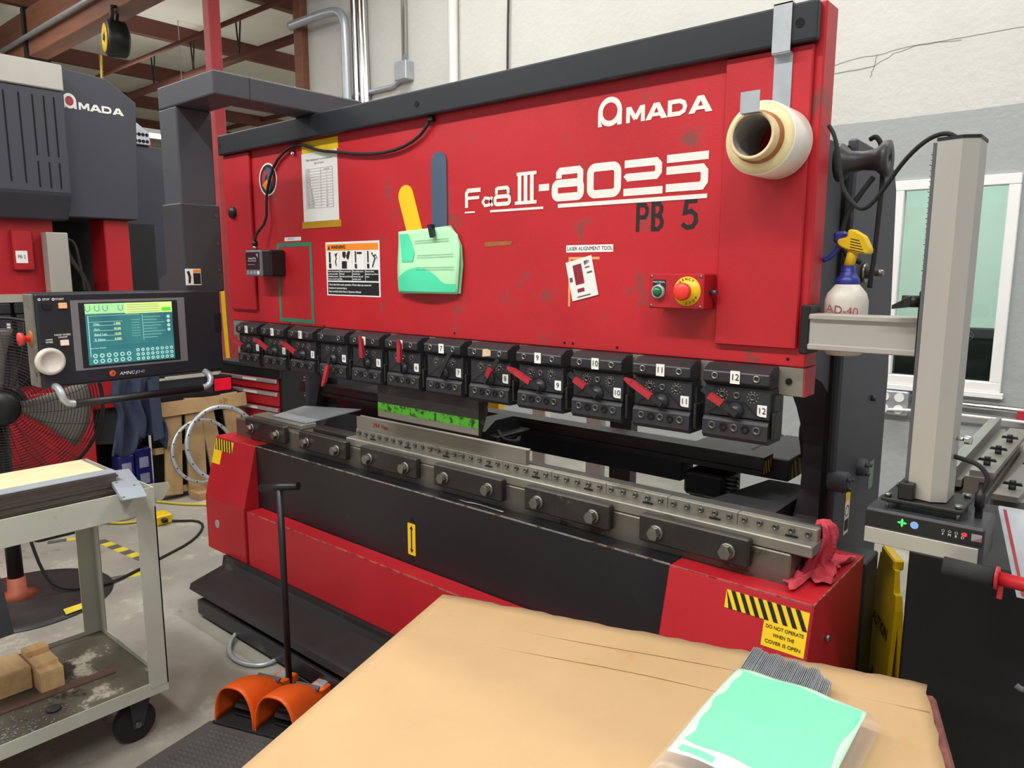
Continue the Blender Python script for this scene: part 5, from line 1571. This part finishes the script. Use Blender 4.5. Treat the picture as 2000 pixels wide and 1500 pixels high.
def ftape(a, c, n_, w_, lab):
    t = thing('floor_tape', lab, 'tape', (a[0], a[1], 0))
    a, c = Vector(a), Vector(c)
    d_ = (c - a) / n_; nn = Vector((-d_.y, d_.x)).normalized() * w_ / 2
    for k in range(n_):
        p_, q_ = a + d_ * k, a + d_ * (k + 1)
        B().prism('z', [tuple(p_ - nn), tuple(q_ - nn), tuple(q_ + nn), tuple(p_ + nn)], .0005, .0012).mk('tape_block', M_tapey if k % 2 else M_tapeb, t)
ftape((-2.44, -.24), (-1.98, -.20), 7, .055, 'yellow and black floor tape seen between the cart legs')
ftape((-1.86, -.44), (-1.80, -.27), 2, .05, 'short yellow and black floor tape near the fan base')
ftape((-2.62, -.44), (-2.56, -.27), 2, .05, 'short yellow and black floor tape under the cart far side')
ftape((-1.60, -.70), (-1.60, -.61), 1, .05, 'grey tape scrap at the edge of the fan base')
B().prism('z', [(-1.64, -.69), (-1.575, -.70), (-1.585, -.62), (-1.645, -.61)], .012, .013).mk('tape_block', M_tapey, bpy.data.objects['pedestal_fan'])

# ================================================================ NEIGHBOURING MACHINE
P2 = thing('neighbour_press', 'neighbouring red and charcoal press with vented hood at the far left', 'press brake', (-3.3, -.3, 0))
M_pg = mat('slate_grey_cover', '#393b45', .5, v=.05, sc=3)
hood_ = B().prism('y', [(-3.5, 2.46), (-2.86, 2.46), (-2.86, 1.90), (-2.95, 1.76), (-3.5, 1.76)], -1.7, -.075, .01).mk('vent_hood', M_pg, P2)
for k, y in enumerate((-.37, -.30, -.235, -.18, -.13)):
    B().box(-2.8605, -2.8585, y - .004, y + .004, 2.10 if k > 1 else 1.95, 2.42).mk('vent_slot', M_hole, hood_)
    if k > 1:
        B().box(-2.8605, -2.8585, y - .004, y + .004, 1.93, 2.07).mk('vent_slot', M_hole, hood_)
B().prism('y', [(-3.5, 2.46), (-2.855, 2.46), (-2.855, 2.60), (-3.5, 2.62)], -1.7, -.075, .006).mk('silver_cap', M_alu, P2)
lp = B().prism('x', [(-.073, 1.785), (.325, 1.785), (.362, 2.485), (.20, 2.595), (-.073, 2.615)], -3.4, -2.97, .006).mk('logo_panel', M_pg, P2)
f = Flat((-2.97, 0, 0), Y_, Z_, .001)
logo_a(f, -.012, 2.437, .036, .042)
f.mk('lettering', M_white, lp)
Flat((-2.97, 0, 0), Y_, Z_, .0014).disk(-.012, 2.437, .022, 20).mk('logo_dot', M_lever, lp)
f = Flat((-2.97, 0, 0), Y_, Z_, .0008)
logo_mada(f, .034, 2.397, .040, .25)
f.mk('lettering', M_white, lp)
B().box(-3.6, -3.42, -.35, .62, .72, 1.79).mk('rear_body', M_black, P2)
B().box(-3.25, -3.02, .14, .285, .9, 1.785, .006).mk('red_column', M_red2, P2)
B().box(-3.8, -3.62, .25, 1.15, .7, 2.34, .006).mk('side_body', M_pg, P2)
pf = B().prism('x', [(.60, 2.345), (.715, 2.345), (.715, 2.43), (.63, 2.49), (.60, 2.49)], -3.75, -3.60, .004).mk('perforated_duct', M_galv, P2)
for q in range(2):
    for k in range(4):
        B().cyl((-3.60, .616 + .026 * k, 2.368 + .045 * q), (-3.598, .616 + .026 * k, 2.368 + .045 * q), .012, 12).mk('vent_hole', M_hole, pf)
B().cyl((-3.70, .72, 2.36), (-3.70, .745, 2.36), .05, 18).mk('red_cap', M_column, P2)
B().box(-3.25, -3.02, -1.7, -.14, 1.335, 1.765, .004).mk('ram', M_red2, P2)
pl = B().box(-3.02, -2.985, -.36, -.26, 1.48, 1.70, .004).mk('red_plate', M_red2, P2)
Flat((-2.985, 0, 0), Y_, Z_, .001).rect(-.350, 1.518, -.292, 1.586).mk('name_card', M_white, pl)
text('PB 2', .026, (-2.985, -.321, 1.552), Y_, Z_, M_ink, pl, 0, 'CENTER', width=.036, eps=.002)
B().box(-3.02, -2.99, -1.7, -.14, 1.30, 1.345).mk('silver_rail', M_alu, P2)
B().box(-3.45, -3.12, -1.7, -.36, .78, 1.335).mk('rear_bed', M_gray2, P2)
for k in range(5):
    y = -.335 - .11 * k
    hk = B().box(-3.04, -2.98, y - .046, y + .046, 1.235, 1.295, .006).box(-3.04, -2.975, y - .042, y + .042, 1.06, 1.232, .003).mk('punch_holder', M_hold, P2)
    Flat((-2.975, 0, 0), Y_, Z_, .001).rect(y + .015, 1.15, y + .033, 1.19).mk('number_card', M_white, hk)
B().box(-2.99, -2.90, -.215, -.105, 1.15, 1.69, .004).mk('laser_post', M_alu, P2)
B().tube([(-2.94, -.105, 1.66), (-2.93, -.06, 1.64), (-2.93, -.045, 1.52), (-2.93, -.03, 1.36)], .008, 6, sub=2).mk('cable', M_rubber, P2)
B().tube([(-3.35, .02, 1.70), (-3.30, .03, 1.55), (-3.25, .10, 1.42), (-3.22, .11, 1.30)], .014, 8, sub=2).mk('hose', M_inkg, P2)
B().box(-3.3, -2.92, -1.7, -.045, .06, .78, .006).mk('base', M_red2, P2)
B().box(-3.4, -3.06, -.045, .30, .62, .80, .006).mk('base_shelf', M_red2, P2)
B().prism('x', [(-.045, .40), (-.045, .62), (.30, .70), (.30, .36)], -3.4, -3.10).mk('under_cover', M_gray2, P2)
B().box(-3.55, -3.42, -.045, .34, .0, .62).mk('kick_plate', M_black, P2)

# work bench, jacket, cans, pallet, ring, tool chest behind the control panel
t_ = thing('work_bench', 'black bench with deep front rail behind the control panel', 'bench', (-3.3, .8, 0))
B().box(-3.44, -3.03, .36, .92, .58, .70, .006).mk('bench_top', M_black, t_)
B().box(-3.13, -3.11, .37, .91, 0, .58).mk('dark_gap_backing', M_black, t_)  # added black sheet that makes the gaps between the pallet boards dark
for (x, y) in ((-3.39, .42), (-3.39, .86), (-3.09, .86)):
    B().box(x - .03, x + .03, y - .03, y + .03, 0, .58).mk('leg', M_black, t_)
def jk(u, v):
    w_ = (.14 + .02 * v) * (1 - .25 * math.exp(-((v - .45) / .15) ** 2))
    y = .195 + w_ * (u * 2 - 1) + .012 * math.sin(8 * v + 2)
    x = -2.89 + .028 * math.sin(13 * u + 2 * v) + .014 * math.sin(29 * u - 3 * v) + .02 * (1 - (2 * u - 1) ** 2)
    z = .83 - .44 * v - (.06 * math.sin(u * 6.3 + .6) * v) + .02 * math.sin(u * 17) * v
    return (x, y, z)
t_ = thing('work_jacket', 'dark navy work jacket hanging below the control panel', 'jacket', (-2.89, .2, .40))
B().grid(lambda u, v: jk(u, 1 - v), 36, 24, True, .012).mk('cloth', M_denim, t_)
B().grid(lambda u, v: (-2.84 + .018 * math.sin(6.28 * u), .285 + .035 * math.cos(6.28 * u) + .01 * v, .80 - .38 * v + .01 * math.sin(20 * v + 6 * u)), 14, 14, True).mk('sleeve', M_denim, t_)
for i, y in enumerate((.19, .30)):
    t_ = thing('oil_can', ['left', 'right'][i] + ' one of two navy blue tins with pale pictures on the floor', 'tin', (-3.15, y, 0), 0, 'navy tins')
    h_ = .285 + .03 * i
    B().box(-3.20, -3.10, y - .052, y + .050, 0, h_, .004).mk('body', M_blue, t_)
    for z in (.06, .17):
        Flat((-3.10, 0, 0), Y_, Z_, .001).rect(y - .03, z + .02 * i, y + .03, z + .07 + .02 * i).mk('picture', M_lilac, t_)
    B().cyl((-3.15, y, h_), (-3.15, y, h_ + .02), .02, 14).mk('cap', M_blackp, t_)
t_ = thing('leaning_pallet', 'worn wooden pallet leaning against the bench behind the press', 'pallet', (-2.86, .60, 0))
Mt = Matrix.Translation((-2.84, .62, .0)) @ Matrix.Rotation(R(-9), 4, 'Y')
for k, (y, w_, a_, h_) in enumerate(((-.25, .055, -7, .60), (-.09, .062, -5, .64), (.08, .05, 4, .62), (.24, .06, 2, .64))):
    B().box(-.02, 0, y - w_, y + w_, 0.005, h_, .002).xf(Mt @ Matrix.Rotation(R(a_), 4, 'X')).mk('deck_board', M_pallet, t_)
B().box(.001, .02, -.30, .33, .545, .64, .002).xf(Mt).mk('deck_board', M_pallet, t_)
for z in (.06, .33, .58):
    B().box(-.07, -.021, -.32, .32, z - .02, z + .02, .002).xf(Mt).mk('stringer', M_pallet, t_)
for i, (x, y, z, r_, rt_) in enumerate(((-2.76, .68, .335, .26, .232), (-2.80, .56, .30, .215, .196))):
    Mr = Matrix.Translation((x, y, z)) @ Matrix.Rotation(R(-11), 4, 'Y')
    b_ = B(); b_.lathe([(rt_, -.008), (r_, -.008), (r_, .008), (rt_, .008), (rt_, -.008)], (0, 0, 0), X_, 48); b_.xf(Mr)
    t_ = thing('steel_ring', ['large', 'smaller'][i] + ' drilled steel ring leaning on the wooden pallet', 'ring', (x, y, z - r_), 0, 'steel rings')
    rg = b_.mk('ring', M_galv, t_)
    for k in range(16):
        a = 2 * math.pi * k / 16
        q = Mr @ Vector((.008, (r_ + rt_) / 2 * math.cos(a), (r_ + rt_) / 2 * math.sin(a)))
        B().cyl(q, q + Vector((.002, 0, 0)), .005, 8).mk('bolt_hole', M_hole, rg)
o = B().box(-2.83, -2.70, .46, .56, 0, .05, .003).mk('wood_offcut', M_pallet)
tag(o, 'short wood offcut on the floor at the foot of the pallet', 'wood')
TC = thing('tool_chest', 'red and black drawer tool chest behind the left end of the press', 'tool chest', (-3.33, .97, 0), R(5))
B().box(0, .72, .02, .50, .05, .80, .006).mk('body', M_black, TC, local=True)
B().box(-.01, .73, .0, .51, .80, .83, .006).mk('top', M_gray2, TC, local=True)
zz = .74
for k, h_ in enumerate((.09, .11, .16, .16, .14)):
    dw = B().box(.03, .69, .0, .02, zz - h_ + .008, zz, .003).mk('drawer', M_red2, TC, local=True)
    B().box(.03, .69, -.014, .0, zz - .030, zz - .004, .003).mk('handle', M_galv, dw, local=True)
    Flat((.32, -.014, zz - .017), X_, Z_, .0008).rect(0, -.008, .16, .008).b.mk('drawer_label', M_white, dw, local=True)
    zz -= h_
B().box(.0, .72, .0, .02, .745, .80).mk('top_rail', M_black, TC, local=True)
for k in range(7):
    B().box(.72, .724, .20, .32, .60 + .022 * k, .607 + .022 * k).mk('vent_slot', M_galv, TC, local=True)
t_ = thing('hose_standpipe', 'bright yellow hose hanging between the control panel and the press', 'hose', (-4.33, 1.6, 0))
B().tube([(-4.365, 1.6, 1.30), (-4.36, 1.6, 1.10), (-4.35, 1.6, .93), (-4.33, 1.6, .60), (-4.33, 1.6, .0)], .018, 8, sub=2).mk('tube', M_yellow2, t_)
t_ = thing('black_tub', 'black plastic tub on the floor behind the cart', 'tub', (-2.95, -.25, 0))
b_ = B(); b_.prism('z', rrect(-2.88, -.48, -2.66, -.23, .03), 0.0, .33); b_.prism('z', rrect(-2.90, -.50, -2.64, -.21, .03), .31, .34); b_.mk('tub', M_blackp, t_)

# ================================================================ RIGHT SIDE
o = B().box(1.468, 2.25, .10, .62, 0, .845, .006).mk('black_cabinet', mat('black_cabinet_paint', '#0e0e10', .55, v=.2, sc=2, w='#262628', ws=3, wt=.62, stretch=(3, 3, .5)))
tag(o, 'tall plain black cabinet below the laser receiver box', 'cabinet')
t_ = thing('wet_floor_sign', 'yellow folded wet floor sign standing behind the right end of the press', 'sign', (1.33, .58, 0))
Ms = Matrix.Translation((1.345, .50, 0)) @ Matrix.Rotation(R(-62), 4, 'Z')
out = [(-.14, .0), (.14, .0), (.115, .56), (.105, .60), (.085, .60), (.075, .66), (-.075, .66), (-.085, .60), (-.105, .60), (-.115, .56)]
for s in (-1, 1):
    b_ = B(); b_.prism('y', out, -.006, .006); b_.xf(Matrix.Translation((0, 0, .66)) @ Matrix.Rotation(R(2.5 * s), 4, 'X') @ Matrix.Translation((0, 0, -.66)))
    pn = b_.xf(Ms).mk('panel', M_yellow2, t_)
rr_ = (Ms.to_3x3() @ Vector((1, 0, 0)))
def onsign(u, z, e):
    return Ms @ Vector((u, -.006 - .0436 * (.66 - z) - e, z))
uu_ = Ms.to_3x3() @ Vector((0, .0436, 1))
text('CAUTION', .05, onsign(0, .47, .002), rr_, uu_, M_ink, t_, .02, 'CENTER', width=.17)
f = Flat(onsign(0, .25, .002), rr_, uu_, .0005); f.ribbon([(-.085, -.09), (.085, -.09), (0, .07)], .016, True); f.disk(0, .02, .014, 14); f.ribbon([(-.01, -.0), (.02, -.03), (-.01, -.06)], .012); f.mk('warning_triangle', M_ink, t_)
B().box(-.06, .06, -.008, .02, .655, .685, .004).xf(Ms).mk('carry_grip', M_yellow2, t_)

t_ = thing('rail_rack', 'dark steel rack carrying tooling rails under the window', 'rack', (1.6, 1.4, 0))
for (x, y) in ((1.44, .95), (2.1, .95), (1.44, 1.85), (2.1, 1.85)):
    B().box(x - .03, x + .03, y - .03, y + .03, 0, .70).mk('leg', M_black, t_)
for y in (.95, 1.85):
    B().box(1.38, 2.2, y - .03, y + .03, .70, .745).mk('crossbar', M_black, t_)
M_rail = mat('ground_rail_steel', '#8e8a83', .38, m=.5, v=.1, sc=8, stretch=(2, .4, 2))
def bar3(x0, x1_, ya, yb, z0, z1, shift, lab, notch=False):
    b_ = B(); b_.hexa([(x0, ya, z0), (x1_, ya, z0), (x1_ + shift, yb, z0), (x0 + shift, yb, z0), (x0, ya, z1), (x1_, ya, z1), (x1_ + shift, yb, z1), (x0 + shift, yb, z1)])
    if notch:
        xm = (x0 + x1_) / 2
        b_.hexa([(xm + .004, ya - .001, z1), (x1_, ya - .001, z1), (x1_ + shift, yb, z1), (xm + .004 + shift, yb, z1), (xm + .004, ya - .001, z1 + .008), (x1_, ya - .001, z1 + .008), (x1_ + shift, yb, z1 + .008), (xm + .004 + shift, yb, z1 + .008)])
    o_ = b_.mk('tooling_rail', M_rail)
    return tag(o_, lab, 'rail', 'steel tooling rails')
bar3(1.395, 1.425, .90, 1.86, .746, .766, .0, 'lowest steel rail of the left hand pile on the rack')
bar3(1.385, 1.44, .885, 1.86, .7665, .789, .0, 'second steel rail from the bottom of the left hand pile')
bar3(1.40, 1.425, .89, 1.86, .7895, .811, .0, 'narrow middle steel rail of the left hand pile')
bar3(1.385, 1.446, .88, 1.86, .8115, .834, .0, 'wide steel rail just below the grooved top one')
bar3(1.392, 1.432, .885, 1.90, .8345, .868, -.01, 'grooved steel rail on top of the left hand pile', True)
bar3(1.465, 1.515, .90, 1.80, .746, .790, .0, 'lower steel rail of the middle pile on the rack')
bar3(1.45, 1.51, .90, 1.75, .7905, .845, .0, 'thick steel rail of the middle pile under the knobbed plate')
r1 = bar3(1.46, 1.525, .92, 1.75, .8455, .862, .01, 'flat plate with black knobs on the middle pile')
bar3(1.53, 1.62, .86, 1.75, .746, .800, .0, 'lower steel rail of the right hand pile')
r2 = bar3(1.535, 1.60, .84, 1.72, .8005, .818, .05, 'flat plate with black knobs on the right hand pile')
def knob(x, y, z, i):
    t = thing('star_knob', 'black clamp knob, number %s along the plates on the rack' % ['one', 'two', 'three', 'four', 'five'][i], 'knob', (x, y, z), 0, 'clamp knobs')
    B().lathe([(0, 0), (.010, 0), (.010, .014), (.006, .014)], (x, y, z), Z_, 12).mk('stem', M_blackp, t)
    b_ = B(); b_.hexa([(x - .026, y - .006, z + .014), (x + .026, y - .006, z + .014), (x + .026, y + .006, z + .014), (x - .026, y + .006, z + .014), (x - .022, y - .006, z + .022), (x + .022, y - .006, z + .022), (x + .022, y + .006, z + .022), (x - .022, y + .006, z + .022)])
    b_.mk('wing', M_blackp, t)
    B().lathe([(.009, .022), (.009, .028), (0, .028)], (x, y, z), Z_, 12).mk('cap', M_blackp, t)
knob(1.492, 1.02, .8622, 0); knob(1.497, 1.22, .8622, 1); knob(1.503, 1.45, .8622, 2); knob(1.574, .93, .8182, 3); knob(1.592, 1.25, .8182, 4)

t_ = thing('grip_handle', 'black foam grip on a red tube in front of a tilted grey panel', 'handle', (1.66, -.15, .845))
B().cyl((1.585, -.20, .934), (1.668, -.20, .932), .0165, 20).mk('foam_grip', M_grip, t_)
B().lathe([(.021, 0), (.021, .005), (0, .005)], (1.668, -.20, .932), X_, 20).mk('flange', M_red2, t_)
B().cyl((1.67, -.20, .932), (1.86, -.20, .928), .0125, 16).mk('red_tube', M_red2, t_)
B().box(1.673, 1.681, -.205, -.195, .895, .925, .001).mk('bracket', M_red2, t_)
t_ = thing('tilted_panel', 'tilted grey panel with red edge leaning at the right of the receiver box', 'panel', (1.72, .02, .845))
b_ = B(); b_.hexa([(1.690, -.04, .845), (1.90, -.04, .845), (1.90, -.025, .845), (1.690, -.025, .845), (1.637, .03, 1.0), (1.90, .03, 1.0), (1.90, .045, 1.0), (1.637, .045, 1.0)]); b_.mk('panel', M_galv, t_)
b_ = B(); b_.hexa([(1.698, -.0405, .85), (1.703, -.0405, .85), (1.703, -.038, .85), (1.698, -.038, .85), (1.646, .0285, .998), (1.652, .0285, .998), (1.652, .031, .998), (1.646, .031, .998)]); b_.mk('red_edge', M_column, t_)
t_ = thing('grey_hook_cable', 'grey cable with bent end hanging in front of the black cabinet', 'cable', (1.72, .0, .6))
B().tube([(1.765, -.09, .92), (1.755, -.09, .86), (1.745, -.09, .77), (1.735, -.085, .70), (1.722, -.08, .675), (1.708, -.08, .682)], .006, 8, sub=2).mk('cable', M_inkg, t_)

flush_texts()
